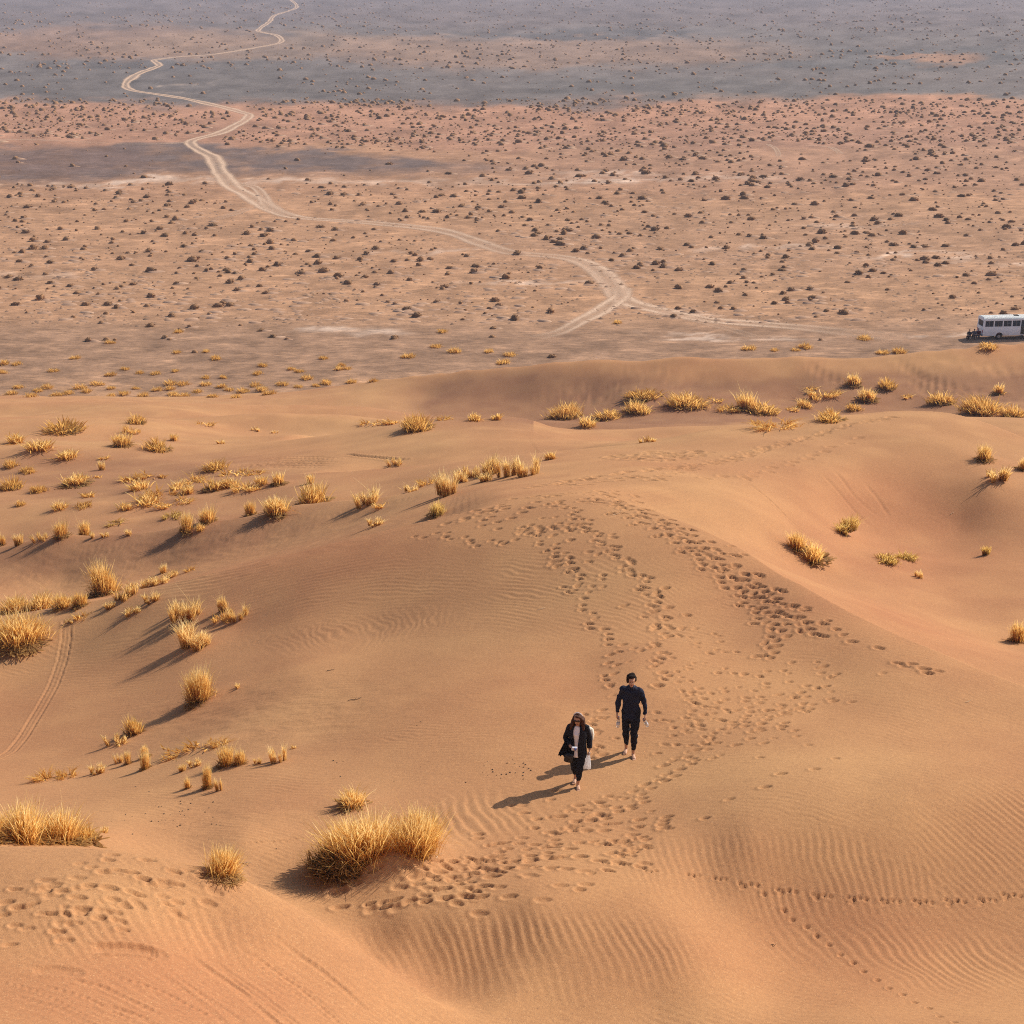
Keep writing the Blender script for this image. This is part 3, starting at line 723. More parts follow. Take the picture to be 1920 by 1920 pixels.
n1 = noise_tex(nt, mp.outputs[0], 0.55, 6, 0.72)
n2 = noise_tex(nt, mp.outputs[0], 2.1, 5, 0.7)
n3 = noise_tex(nt, geo.outputs['Position'], 5.0, 3, 0.7)
c = mix_rgb(nt, ramp(nt, n1, 0.52, 0.70), at.outputs[0], mix_rgb(nt, 1.0, at.outputs[0], (1.55, 1.54, 1.50), 'MULTIPLY'))
c = mix_rgb(nt, ramp(nt, n2, 0.50, 0.72), c, mix_rgb(nt, 1.0, c, (0.60, 0.60, 0.62), 'MULTIPLY'))
c = mix_rgb(nt, ramp(nt, n2, 0.46, 0.30), c, mix_rgb(nt, 1.0, c, (1.30, 1.26, 1.2), 'MULTIPLY'))
c = mix_rgb(nt, ramp(nt, n3, 0.60, 0.75), c, mix_rgb(nt, 1.0, c, (0.75, 0.74, 0.74), 'MULTIPLY'))
nt.links.new(c, b.inputs['Base Color'])
bn = node(nt, 'ShaderNodeBump'); bn.inputs['Strength'].default_value = 0.8; bn.inputs['Distance'].default_value = 0.22
nt.links.new(n2, bn.inputs['Height']); nt.links.new(bn.outputs[0], b.inputs['Normal'])
me = mesh_np('gravel_plain', np.stack([QX, QY, QX * 0], -1).reshape(-1, 3), F, pm, colors=np.concatenate([C, C[..., :1] * 0 + 1], -1).reshape(-1, 4))
tag(new_obj('gravel_plain', me), kind='structure')

# ------------------------------------------------------------------ dirt tracks across the plain
tm = bpy.data.materials.new('track_dust'); tm.use_nodes = True
nt = tm.node_tree; b = nt.nodes['Principled BSDF']; b.inputs['Roughness'].default_value = 0.95; b.inputs['Specular IOR Level'].default_value = 0.08
geo = node(nt, 'ShaderNodeNewGeometry')
at = node(nt, 'ShaderNodeVertexColor', layer_name='tint'); sep = node(nt, 'ShaderNodeSeparateColor'); nt.links.new(at.outputs[0], sep.inputs[0])
nz = noise_tex(nt, geo.outputs['Position'], 0.8, 5, 0.7)
c = mix_rgb(nt, nz, (0.55, 0.37, 0.255), (0.70, 0.50, 0.36))
nt.links.new(c, b.inputs['Base Color'])
mu = node(nt, 'ShaderNodeMath', operation='MULTIPLY'); nt.links.new(sep.outputs[0], mu.inputs[0]); nz2 = noise_tex(nt, geo.outputs['Position'], 3.5, 4, 0.75)
mm = node(nt, 'ShaderNodeMath', operation='MULTIPLY'); nt.links.new(ramp(nt, nz, 0.10, 0.45), mm.inputs[0]); nt.links.new(ramp(nt, nz2, 0.20, 0.50), mm.inputs[1]); nt.links.new(mm.outputs[0], mu.inputs[1])
tr = node(nt, 'ShaderNodeBsdfTransparent'); mx = node(nt, 'ShaderNodeMixShader')
nt.links.new(mu.outputs[0], mx.inputs[0]); nt.links.new(tr.outputs[0], mx.inputs[1]); nt.links.new(b.outputs[0], mx.inputs[2])
nt.links.new(mx.outputs[0], nt.nodes['Material Output'].inputs['Surface'])

def catmull(pts_, per):
    pts_ = [np.array(p) for p in pts_]
    pts_ = [2 * pts_[0] - pts_[1]] + pts_ + [2 * pts_[-1] - pts_[-2]]
    out = []
    for i in range(1, len(pts_) - 2):
        p0, p1, p2, p3 = pts_[i - 1:i + 3]
        k = max(2, int(np.linalg.norm(p2[:2] - p1[:2]) / per))
        k = min(k, 120)
        for q in range(k):
            t = q / k
            a = 0.45
            m1 = a * (p2 - p0); m2 = a * (p3 - p1)
            lim = np.linalg.norm(p2 - p1)
            m1 = m1 * min(1, lim / (np.linalg.norm(m1) + 1e-6)); m2 = m2 * min(1, lim / (np.linalg.norm(m2) + 1e-6))
            out.append((2 * t ** 3 - 3 * t * t + 1) * p1 + (t ** 3 - 2 * t * t + t) * m1 + (-2 * t ** 3 + 3 * t * t) * p2 + (t ** 3 - t * t) * m2)
    out.append(pts_[-2])
    return np.array(out)
CROSS = np.array([-1, -0.82, -0.62, -0.45, -0.25, 0, 0.25, 0.45, 0.62, 0.82, 1.0])
CALPH = np.array([0, 0.35, 0.95, 1, 0.6, 0.38, 0.6, 1, 0.95, 0.35, 0])
TRK = []
def track(pl, width, z, strength=1.0):
    """pl: (photo x, photo y, strength) on the plain"""
    w = []
    for p in pl:
        x, y, _ = at_z(p[0], p[1], 0.0); w.append((x, y, p[2] if len(p) > 2 else 1.0))
    c = catmull(w, 2.5); TRK.append(c[:, :2])
    tg = np.gradient(c[:, :2], axis=0); tg /= np.linalg.norm(tg, axis=1)[:, None] + 1e-9
    nr = np.stack([-tg[:, 1], tg[:, 0]], 1)
    wv = width * (1 + 0.5 * fbm(c[:, 0] * 0.06, c[:, 1] * 0.06, 71, 3)) * 0.5
    c[:, :2] += nr * (0.5 * fbm(c[:, 0] * 0.11, c[:, 1] * 0.11, 73, 2))[:, None]
    V = c[:, None, :2] + nr[:, None, :] * (CROSS[None, :, None] * wv[:, None, None])
    V = np.concatenate([V, np.full(V.shape[:2] + (1,), z)], -1)
    al = CALPH[None] * np.clip(c[:, 2:3], 0, 1) * strength
    kx = len(CROSS); idx = np.arange(V.shape[0] * kx).reshape(-1, kx)
    F = np.stack([idx[:-1, :-1], idx[:-1, 1:], idx[1:, 1:], idx[1:, :-1]], -1).reshape(-1, 4)
    me = mesh_np('dirt_track', V.reshape(-1, 3), F, tm, colors=np.stack([al, al, al, al * 0 + 1], -1).reshape(-1, 4))
    return tag(new_obj('dirt_track', me), kind='structure')
main = [(520,-12),(545,0),(556,14),(515,29),(506,40),(484,58),(518,66),(528,77),(510,84),(400,102),(330,107),(290,113),(298,123),(262,137),(237,155),(247,169),(330,182),(400,197),(464,214),(458,226),(410,250),(355,266),
        (398,295),(413,325),(438,350),(480,374),(520,398,.9),(570,409,.9),(700,418,.75),(830,432,.8),(900,455,.75),(960,474,.6),(1040,480,.65),(1085,488,.95),(1122,508),(1148,535),(1160,556),(1190,571),(1240,583,1),(1330,600,1),(1400,606,.95),(1480,612,.7),(1580,622,.35),(1700,634,.15)]
track(main, 4.6, 0.02)
track([(1166,540,.6),(1160,560,1),(1122,585,1),(1085,603,.9),(1048,622,.6),(1000,634,.15)], 3.6, 0.024)
track([(445,345,.4),(478,350,.8),(495,370,.8),(505,388,.7),(540,404,.3)], 3.0, 0.024)
track([(355,266,.8),(320,269,.7),(240,270,.25),(60,262,.6),(-60,262,.7)], 2.6, 0.024, 0.8)
track([(470,390,.5),(430,404,.5),(400,412,.2)], 2.4, 0.024, 0.8)
track([(1160,556,.5),(1130,515,.7),(1100,498,.7),(1060,486,.4)], 3.2, 0.028, 0.8)
track([(1240,585,.5),(1300,600,.5),(1380,622,.35),(1440,640,.1)], 2.6, 0.024, 0.8)
track([(1440,270,.6),(1455,280,.7),(1462,296,.4)], 1.8, 0.024, 0.9)
track([(1510,273,.5),(1555,276,.7),(1575,288,.5)], 1.8, 0.024, 0.9)
# ------------------------------------------------------------------ straw grass
def straw_mat(name, stops, transl=0.42):
    m = bpy.data.materials.new(name); m.use_nodes = True
    nt = m.node_tree; b = nt.nodes['Principled BSDF']
    b.inputs['Roughness'].default_value = 0.7; b.inputs['Specular IOR Level'].default_value = 0.15
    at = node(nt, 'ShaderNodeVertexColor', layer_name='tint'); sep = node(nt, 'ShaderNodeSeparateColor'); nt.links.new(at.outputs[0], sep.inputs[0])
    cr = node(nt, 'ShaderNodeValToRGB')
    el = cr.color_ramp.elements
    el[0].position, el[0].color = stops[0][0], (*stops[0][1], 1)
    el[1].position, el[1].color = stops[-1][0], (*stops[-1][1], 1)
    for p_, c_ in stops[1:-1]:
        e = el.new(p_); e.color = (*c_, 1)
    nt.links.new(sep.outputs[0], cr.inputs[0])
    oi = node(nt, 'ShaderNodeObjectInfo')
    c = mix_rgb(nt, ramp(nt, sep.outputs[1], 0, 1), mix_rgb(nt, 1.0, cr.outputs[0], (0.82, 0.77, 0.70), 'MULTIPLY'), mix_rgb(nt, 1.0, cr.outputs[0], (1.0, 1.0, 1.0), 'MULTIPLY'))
    c = mix_rgb(nt, ramp(nt, oi.outputs['Random'], 0, 1), c, mix_rgb(nt, 1.0, c, (0.88, 0.82, 0.72), 'MULTIPLY'))
    nt.links.new(c, b.inputs['Base Color'])
    tl = node(nt, 'ShaderNodeBsdfTranslucent'); nt.links.new(c, tl.inputs['Color'])
    mx = node(nt, 'ShaderNodeMixShader'); mx.inputs[0].default_value = transl
    nt.links.new(b.outputs[0], mx.inputs[1]); nt.links.new(tl.outputs[0], mx.inputs[2])
    nt.links.new(mx.outputs[0], nt.nodes['Material Output'].inputs['Surface'])
    return m
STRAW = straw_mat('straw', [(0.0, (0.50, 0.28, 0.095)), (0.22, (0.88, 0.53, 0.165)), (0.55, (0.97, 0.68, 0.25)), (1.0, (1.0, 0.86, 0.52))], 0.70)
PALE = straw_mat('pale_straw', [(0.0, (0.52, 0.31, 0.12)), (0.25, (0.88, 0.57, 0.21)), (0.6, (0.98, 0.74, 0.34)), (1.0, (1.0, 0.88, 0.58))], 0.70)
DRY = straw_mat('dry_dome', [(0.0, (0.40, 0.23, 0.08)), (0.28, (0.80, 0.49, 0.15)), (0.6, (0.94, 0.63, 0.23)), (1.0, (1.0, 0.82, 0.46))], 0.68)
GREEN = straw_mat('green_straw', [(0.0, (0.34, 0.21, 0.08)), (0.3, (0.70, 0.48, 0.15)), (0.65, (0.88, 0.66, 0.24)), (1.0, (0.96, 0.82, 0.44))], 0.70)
THATCH = straw_mat('dead_thatch', [(0.0, (0.32, 0.20, 0.09)), (1.0, (0.68, 0.46, 0.20))], 0.5)

def blades(rng, count, width, kind, seg=3):
    """curved tapering blades in a 1 x 1 x 1 tuft, gathered in uneven sub-clumps"""
    V = []; F = []; Cc = []
    subs = []
    ns = {'u': 7, 'd': 11, 'm': 10, 's': 8}[kind]
    for k in range(ns):
        th = rng.uniform(0, 2 * math.pi)
        if kind == 'u': r = 0.17 * math.sqrt(rng.random()); q = (r * math.cos(th), r * math.sin(th), 0.085, rng.uniform(0.62, 1.05), rng.uniform(0.0, 0.22), th)
        elif kind == 'd': r = 0.34 * math.sqrt(rng.random()); q = (r * math.cos(th), r * math.sin(th), 0.12, (1 - 0.5 * (r / 0.36) ** 2) * rng.uniform(0.65, 1.05), rng.uniform(0.1, 0.45), th)
        elif kind == 'm': q = (rng.uniform(-0.40, 0.40), rng.uniform(-0.34, 0.34), 0.06, rng.uniform(0.4, 1.0), rng.uniform(0.1, 0.6), th)
        else: q = (rng.uniform(-0.34, 0.34), rng.uniform(-0.28, 0.28), 0.04, rng.uniform(0.5, 1.0), rng.uniform(0.0, 0.3), th)
        subs.append(q)
    for k in range(count):
        cx, cy, cr, hs, ln0, ath = subs[rng.randrange(ns)]
        bx, by = cx + rng.gauss(0, cr), cy + rng.gauss(0, cr)
        rr0 = math.hypot(bx, by)
        th = math.atan2(by, bx) + rng.gauss(0, 0.8) if rng.random() < 0.75 else rng.uniform(0, 6.28)
        dx = math.cos(th) + 0.5 * ln0 * math.cos(ath); dy = math.sin(th) + 0.5 * ln0 * math.sin(ath)
        if kind == 'u': lean = 0.05 + (1.35 * rr0 + 0.25 * ln0) * rng.uniform(0.5, 1.3); L = hs * rng.uniform(0.5, 1.0)
        elif kind == 'd': lean = 0.15 + (0.95 * rr0 + 0.3 * ln0) * rng.uniform(0.5, 1.3); L = hs * rng.uniform(0.45, 1.0) * (1 - 0.35 * min(1, rr0 / 0.5)) + 0.05
        elif kind == 'm': lean = rng.uniform(0.2, 0.95); L = hs * rng.uniform(0.35, 1.0)
        else: lean = rng.uniform(0.03, 0.55); L = hs * rng.uniform(0.45, 1.0)
        droop = rng.uniform(0.0, 0.32)
        stray = rng.random() < (0.07 if kind in 'ud' else 0.12)
        if stray: L *= rng.uniform(1.05, 1.28); lean *= rng.uniform(1.1, 1.9); droop *= 1.4
        low = rng.random() < 0.12 and kind in 'ud'
        if low: lean = rng.uniform(0.9, 1.7); L *= rng.uniform(0.35, 0.7); droop = rng.uniform(0.3, 0.7)
        fa = rng.uniform(0, math.pi); wd = width * (0.6 if stray else 1.0) * rng.uniform(0.7, 1.2)
        sx, sy = math.cos(fa) * wd * 0.5, math.sin(fa) * wd * 0.5
        rnd = rng.random(); wv = rng.uniform(-1, 1) * 0.05
        b0 = len(V)
        for i in range(seg + 1):
            t = i / seg
            out = L * (lean * t ** 1.45 * 0.72)
            up = L * (t - droop * t ** 3)
            x = bx + dx * out + wv * math.sin(t * 3.3) * L; y = by + dy * out - wv * t * L; z = up - 0.03 * (i == 0)
            w = 0.8 if i == 0 else 1.0 if i < seg else 0.3
            V.append((x - sx * w, y - sy * w, z)); V.append((x + sx * w, y + sy * w, z))
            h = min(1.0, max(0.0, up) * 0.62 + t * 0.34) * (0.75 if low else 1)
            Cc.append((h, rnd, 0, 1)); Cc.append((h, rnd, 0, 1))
        for i in range(seg):
            a = b0 + 2 * i
            F.append((a, a + 1, a + 3, a + 2))
    return np.array(V), np.array(F), np.array(Cc)
def thatch(rng, count, width):
    V = []; F = []; Cc = []
    for k in range(count):
        th = rng.uniform(0, 2 * math.pi); r0 = 0.40 * math.sqrt(rng.random())
        x, y = r0 * math.cos(th), r0 * math.sin(th)
        a = th + rng.gauss(0, 0.9); L = rng.uniform(0.10, 0.30)
        z0 = 0.20 * (1 - (r0 / 0.42) ** 2) * rng.random(); z1 = z0 + rng.uniform(-0.06, 0.12)
        sx, sy = -math.sin(a) * width / 2, math.cos(a) * width / 2
        b0 = len(V); rnd = rng.random()
        for t, z in ((0, z0), (1, z1)):
            V.append((x + math.cos(a) * L * t - sx, y + math.sin(a) * L * t - sy, z)); V.append((x + math.cos(a) * L * t + sx, y + math.sin(a) * L * t + sy, z + width * 0.5))
            Cc += [(t, rnd, 0, 1)] * 2
        F.append((b0, b0 + 1, b0 + 3, b0 + 2))
    return np.array(V), np.array(F), np.array(Cc)

LOD = [(80, 0.062, 2), (210, 0.032, 3), (520, 0.017, 3), (1200, 0.0095, 4)]
KMAT = {'u': STRAW, 'd': DRY, 'm': STRAW, 's': PALE}
lib = {}
vr = random.Random(3)
def tuft_mesh(kind, lod, var):
    key = (kind, lod, var)
    if key not in lib:
        k, w, sg = LOD[lod]
        if kind == 'd': k = int(k * 1.5)
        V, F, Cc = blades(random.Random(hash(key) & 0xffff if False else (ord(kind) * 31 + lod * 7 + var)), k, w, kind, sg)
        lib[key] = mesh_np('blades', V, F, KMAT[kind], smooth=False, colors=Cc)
    return lib[key]
thatch_lib = {}
def thatch_mesh(var, fine):
    if (var, fine) not in thatch_lib:
        V, F, Cc = thatch(random.Random(90 + var), 420 if fine else 120, 0.018 if fine else 0.05)
        thatch_lib[(var, fine)] = mesh_np('dead_thatch', V, F, THATCH, smooth=False, colors=Cc)
    return thatch_lib[(var, fine)]

OWN = {  # tufts that can be singled out
 (1060,782): 'round golden bush leftmost of the bushes at the foot of the far dune',
 (1288,760): 'wide olive gold bush at the foot of the far dune, centre right',
 (1203,748): 'flat topped golden bush above a smaller one at the far dune foot',
 (1195,772): 'golden bush just below the flat topped one at the far dune foot',
 (1137,783): 'low yellow bush right of the round leftmost bush at far dune foot',
 (1400,766): 'tall leaning straw bush with a low bush against its right side',
 (1430,772): 'low brownish bush against the right side of a taller straw bush',
 (1663,727): 'round orange brown bush beside the wheel tracks on the far dune',
 (1625,750): 'straw bush below left of the round orange bush near wheel tracks',
 (1600,722): 'upright straw bush left of the round orange bush near wheel tracks',
 (1845,772): 'long shaggy golden bush near the right edge below the bus',
 (1765,756): 'pale straw bush left of the long shaggy bush below the bus',
 (1850,652): 'golden bush on the dune crest right in front of the bus',
 (785,804): 'dark domed golden bush on the crest of the small middle dune',
 (118,808): 'wide shaggy bush on the left of the middle dunes',
 (297,843): 'dark olive domed bush on bare sand at middle left',
 (228,836): 'straw bush leaning left, just left of the dark olive dome',
 (403,880): 'brown domed bush above the band of low straw mats',
 (585,944): 'largest golden tuft on the ridge right of the straw mats',
 (583,906): 'small straw tuft directly above the largest ridge tuft',
 (520,962): 'leaning golden tuft left of the largest ridge tuft',
 (470,967): 'narrow upright golden tuft between a leaning tuft and bare sand ridge',
 (390,979): 'plump orange tuft standing on the left ridge line',
 (350,998): 'pale orange tuft left of the plump orange tuft on the ridge',
 (115,1007): 'tall orange tuft in the left valley, left of a twin',
 (160,1004): 'tall orange tuft in the left valley, right hand of the twins',
 (845,926): 'pale feathery tuft with a dark shaded foot at the left end of the yellow row',
 (818,966): 'single yellow green tuft below the feathery yellow row',
 (688,945): 'pale straw tuft on a small sand heap, left of the yellow row',
 (1033,861): 'small straw tuft at the right end of the feathery yellow row',
 (740,873): 'small pale tuft alone on the sand above the yellow row',
 (197,1112): 'tall grey gold tuft with dark foot on the left dune ridge',
 (45,1205): 'big orange gold tuft at the left edge above the wheel track',
 (368,1212): 'bushy yellow clump throwing a long dark shadow on the left flank',
 (348,1162): 'pale yellow clump just above the bushy clump with the long shadow',
 (420,1145): 'slim upright yellow tuft right of the pale clump on the left flank',
 (374,1314): 'round upright orange tuft with a thin shadow on the left flank',
 (252,1374): 'yellow tuft with spreading stalks below left of the round orange tuft',
 (424,1434): 'upright golden tuft at the right of the sparse stalk group',
 (390,1477): 'narrow golden tuft lowest in the sparse stalk group',
 (522,1428): 'pale wispy tuft right of the sparse stalk group',
 (40,1577): 'large golden tuft behind the near dune crest at the left edge',
 (112,1579): 'golden tuft right beside the large one behind the near dune crest',
 (413,1640): 'leaning straw tuft standing on the near dune crest',
 (660,1512): 'small golden tuft just behind the big foreground bush',
 (1526,1050): 'orange gold tuft in the right hollow, right half of a pair',
 (1495,1030): 'orange gold tuft in the right hollow, left half of a pair',
 (1578,998): 'pale sparse tuft above the orange pair in the right hollow',
 (1660,1052): 'low greenish tuft in the right hollow, left of another green one',
 (1700,1048): 'low greenish tuft in the right hollow, right of another green one',
 (1852,1040): 'tiny pale green tuft far right in the hollow',
 (1846,862): 'straw tuft with a dark shadow on the right dune slope, upper one',
 (1860,898): 'spreading pale tuft below another on the right dune slope',
 (1917,880): 'straw tuft cut by the right edge on the dune slope',
 (1908,1202): 'brown gold tuft at the right edge beyond the walkers dune ridge',
}
def zone(x, y, w, kind):
    k = {'u': 'upright straw tuft', 'd': 'dense domed straw bush', 'm': 'low straw mat', 's': 'sparse pale stalk tuft'}[kind]
    if x > 960 and y < 840: return 'small ' + k + ' along the far dune foot', 'tufts along the foot of the far dune'
    if y < 905 and x < 480 and y < 888: return k + ' on the middle left dunes', 'tufts on the middle left dunes'
    if x < 560 and y < 1030: return k + ' in the belt of straw above the left valley', 'tufts in the straw belt above the left valley'
    if x < 1000 and y < 1000: return k + ' in the feathery middle dune row', 'tufts of the middle dune rows'
    if x < 500 and y < 1180: return k + ' along the ridge of the left flank', 'tufts along the left flank ridge'
    if x < 600 and y < 1490: return k + ' in the sparse group on the left flank', 'tufts of the sparse left flank group'
    if x < 300: return k + ' behind the near dune crest', 'tufts behind the near dune crest'
    return k + ' in the hollow on the right', 'tufts in the right hollow'

used_labels = {}
TZ = ground(tx, ty)
gr = random.Random(8)
for (t, g) in zip(TUFTS, TZ):
    x, y, w, h, kind = t
    if g[1] > 168 and y > 640 and x > 1000: g = (g[0], g[1], g[2], g[3])
    W_ = w * g[3] / FPX; H_ = h * g[3] / FPX
    lod = 0 if h <= 14 else 1 if h <= 30 else 2 if h <= 52 else 3
    me = tuft_mesh(kind, lod, gr.randrange(5))
    o = new_obj('grass_tuft', me, None, (g[0], g[1], g[2] - 0.02))
    if (x, y) in ((1660,1052), (1700,1048), (1852,1040), (818,966), (322,970), (215,982), (1578,998)):
        for s_ in o.material_slots: s_.link = 'OBJECT'; s_.material = GREEN
    wk = 1.10 if kind in 'ms' else 0.92 if kind == 'd' else 1.12
    o.scale = (W_ * wk, W_ * wk * gr.uniform(0.75, 1.0), H_ * (1.12 if kind != 'd' else 1.2))
    o.rotation_euler = (gr.uniform(-0.06, 0.06), gr.uniform(-0.10, 0.02), gr.uniform(0, 6.28) if kind in 'ud' else gr.uniform(-0.5, 0.5))
    if (x, y) == (413,1640): o.rotation_euler = (0, 0.28, 0.4)
    if (x, y) in OWN: tag(o, OWN[(x, y)], 'grass tuft')
    else:
        lb, gp = zone(x, y, w, kind); tag(o, lb, 'grass tuft', gp + ', ' + {'u': 'upright', 'd': 'dense', 'm': 'low mats', 's': 'sparse'}[kind])
    if kind in 'ud' and h >= 24:
        c_ = new_obj('dead_thatch', thatch_mesh(gr.randrange(2), h > 50), o)
        c_.scale = (1.0, 1.0, 0.8)

PG = [at_z(p[0], p[1], 0.0) for p in PLAIN_TUFTS]
hsz = ground([p[0] for p in PLAIN_TUFTS], [p[1] for p in PLAIN_TUFTS])
for p, g in zip(PLAIN_TUFTS, hsz):
    sz = gr.uniform(16, 27)
    w = sz * g[3] / FPX
    o = new_obj('grass_tuft', tuft_mesh('d', 1, gr.randrange(3)), None, (g[0], g[1], g[2] - 0.02))
    o.scale = (w, w, w * gr.uniform(0.50, 0.72)); o.rotation_euler = (0, 0, gr.uniform(0, 6.28))
    if p[0] < 720:
        zn = 'left edge' if p[0] < 110 else 'left part' if p[0] < 240 else 'above olive dome' if p[0] < 350 else 'left centre' if p[0] < 470 else 'near dune crest'
        zn = ('nearer rows, ' if p[1] > 718 else 'middle rows, ' if p[1] > 690 else 'far rows, ') + zn
        tag(o, 'small straw tuft on flat beyond dunes, ' + zn, 'grass tuft', 'small tufts beyond the dunes, ' + zn)
    elif p[0] < 1300: tag(o, 'small straw tuft on the flat beyond the dune crest, centre', 'grass tuft', 'small tufts on the flat beyond the far dune, centre')
    else: tag(o, 'small straw tuft on the flat between dune crest and minibus', 'grass tuft', 'small tufts on the flat near the bus')

# the large foreground bush: two clumps, and dead thatch mostly imitating its shaded side
bz = ground([662, 775, 632], [1606, 1596, 1632])
root = new_obj('grass_bush', None, None, bz[0][:3])
tag(root, 'big golden grass bush of two clumps with thatch painting its shade, left of the walkers', 'grass bush')
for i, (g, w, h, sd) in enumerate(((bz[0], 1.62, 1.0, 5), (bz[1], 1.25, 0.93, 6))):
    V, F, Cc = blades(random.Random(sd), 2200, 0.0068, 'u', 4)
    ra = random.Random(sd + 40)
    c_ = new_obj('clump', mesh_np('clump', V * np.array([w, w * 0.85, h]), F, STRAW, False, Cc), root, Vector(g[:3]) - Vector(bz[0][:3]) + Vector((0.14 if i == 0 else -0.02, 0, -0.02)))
    c_.rotation_euler = (-0.05, 0.05 if i else -0.08, 0)
V, F, Cc = thatch(random.Random(77), 1500, 0.012)
c_ = new_obj('dead_thatch', mesh_np('dead_thatch', V * np.array([1.25, 1.0, 1.5]), F, THATCH, False, Cc), root, Vector(bz[2][:3]) - Vector(bz[0][:3]) + Vector((0.02, 0.06, 0.0)))  # dead thatch laid where the bush's shaded side and shadow fall
V, F, Cc = blades(random.Random(78), 260, 0.012, 'd', 3)
c_ = new_obj('shade_blades', mesh_np('shade_blades', V * np.array([1.0, 0.8, 0.42]), F, THATCH, False, Cc), root, Vector(bz[2][:3]) - Vector(bz[0][:3]) + Vector((0.1, 0.06, 0.0)))

# ------------------------------------------------------------------ dry shrubs of the plain
SHRUB, nt, b = new_mat('dry_shrub', 0.9, (0.12, 0.085, 0.06), 0.1)
at = node(nt, 'ShaderNodeVertexColor', layer_name='tint'); sep = node(nt, 'ShaderNodeSeparateColor'); nt.links.new(at.outputs[0], sep.inputs[0])
c = mix_rgb(nt, sep.outputs[1], (0.235, 0.128, 0.066), (0.56, 0.325, 0.172))
oi = node(nt, 'ShaderNodeObjectInfo')
c = mix_rgb(nt, ramp(nt, oi.outputs['Random'], 0, 1), c, mix_rgb(nt, 1.0, c, (0.75, 0.78, 0.8), 'MULTIPLY'))
nt.links.new(c, b.inputs['Base Color'])
def shrub(rng, spikes):
    V = []; F = []; Cc = []
    rings = ((0.0, 0.47), (0.22, 0.44), (0.40, 0.28), (0.50, 0.0))
    m = 6
    for z, r in rings[:-1]:
        for k in range(m):
            a = 2 * math.pi * k / m + rng.uniform(-0.2, 0.2); q = r * rng.uniform(0.55, 1.15)
            V.append((q * math.cos(a), q * math.sin(a), z * rng.uniform(0.8, 1.1) - (0.05 if z == 0 else 0))); Cc.append((0, rng.random() * 0.4, 0, 1))
    V.append((0.05 * rng.uniform(-1, 1), 0, 0.5)); Cc.append((0, 0.3, 0, 1)); top = len(V) - 1
    for i in range(2):
        for k in range(m):
            a, b_ = i * m + k, i * m + (k + 1) % m
            F.append((a, b_, b_ + m)); F.append((a, b_ + m, a + m))
    for k in range(m): F.append((2 * m + k, 2 * m + (k + 1) % m, top))
    for k in range(spikes):
        a = rng.uniform(0, 2 * math.pi); e = rng.uniform(0.1, 1.4)
        d = Vector((math.cos(a) * math.cos(e), math.sin(a) * math.cos(e), math.sin(e)))
        p0 = Vector((d.x * 0.34, d.y * 0.34, d.z * 0.32)); L = rng.uniform(0.12, 0.30)
        sd = d.cross(Vector((rng.uniform(-1, 1), rng.uniform(-1, 1), rng.uniform(-1, 1)))).normalized() * rng.uniform(0.035, 0.07)
        tip = Vector((p0.x + d.x * L, p0.y + d.y * L, p0.z + d.z * L * 0.85))
        b0 = len(V); V += [tuple(p0 - sd), tuple(p0 + sd), tuple(tip)]
        rd = rng.random(); Cc += [(0, rd * 0.6, 0, 1), (0, rd * 0.6, 0, 1), (0, 0.5 + rd * 0.5, 0, 1)]
        F.append((b0, b0 + 1, b0 + 2))
    return np.array(V), np.array(F), np.array(Cc)
sr = random.Random(15)
TRC = set()
for c_ in TRK:
    for x_, y_ in c_:
        for i_ in (-1, 0, 1):
            for j_ in (-1, 0, 1): TRC.add((int(x_ // 3) + i_, int(y_ // 3) + j_))
near_var = [shrub(random.Random(200 + k), 90) for k in range(7)]
far_var = [shrub(random.Random(300 + k), 3) for k in range(6)]
near_me = [mesh_np('shrub', *v[:2], SHRUB, False, v[2]) for v in near_var]
KNOWN = [(95,493,22),(362,489,36),(60,500,18),(35,525,25),(75,562,27),(133,537,22),(145,550,22),(185,552,15),(220,542,18),(250,534,22),(283,557,22),(500,550,22),(453,524,24),(445,545,20),(418,570,20),(365,579,25),
 (282,612,25),(190,606,18),(490,620,20),(512,632,22),(310,634,20),(365,661,16),(597,495,24),(595,482,24),(520,498,22),(580,472,20),(380,472,20),(948,522,26),(765,581,28),(965,599,28),(925,616,20),(1033,586,24),(1105,532,24),
 (923,632,18),(1035,670,22),(1263,594,22),(1272,579,22),(653,532,24),(892,500,24),(788,489,24),(1147,489,20),(1080,472,20),(835,539,24),(1273,507,20),(970,477,24),(1590,530,18),(1400,530,18),(1470,502,18),(1570,475,16),
 (1755,484,22),(1362,466,24),(1625,499,18),(1375,580,18),(1300,586,20),(1538,638,12),(1675,488,18),(1827,532,16),(1870,569,12),(820,398,27),(620,384,17),(1135,381,20),(560,412,14),(385,345,18),(435,395,18),(265,377,18),(300,395,15),(1630,276,20),(1410,340,22)]
SH = []
for (x, y, w) in KNOWN:
    q = at_z(x, y, 0.0); d = math.hypot(q[1] * cp + CAM_H * sp, 0); SH.append((q[0], q[1], w * 0.82 * d / FPX))
taken = {}
def free(x, y, r):
    cx, cy = int(x // 3), int(y // 3)
    for i in range(-1, 2):
        for j in range(-1, 2):
            for (a, b_) in taken.get((cx + i, cy + j), ()):
                if (a - x) ** 2 + (b_ - y) ** 2 < r * r: return False
    taken.setdefault((cx, cy), []).append((x, y)); return True
for s_ in SH: free(s_[0], s_[1], 0.5)
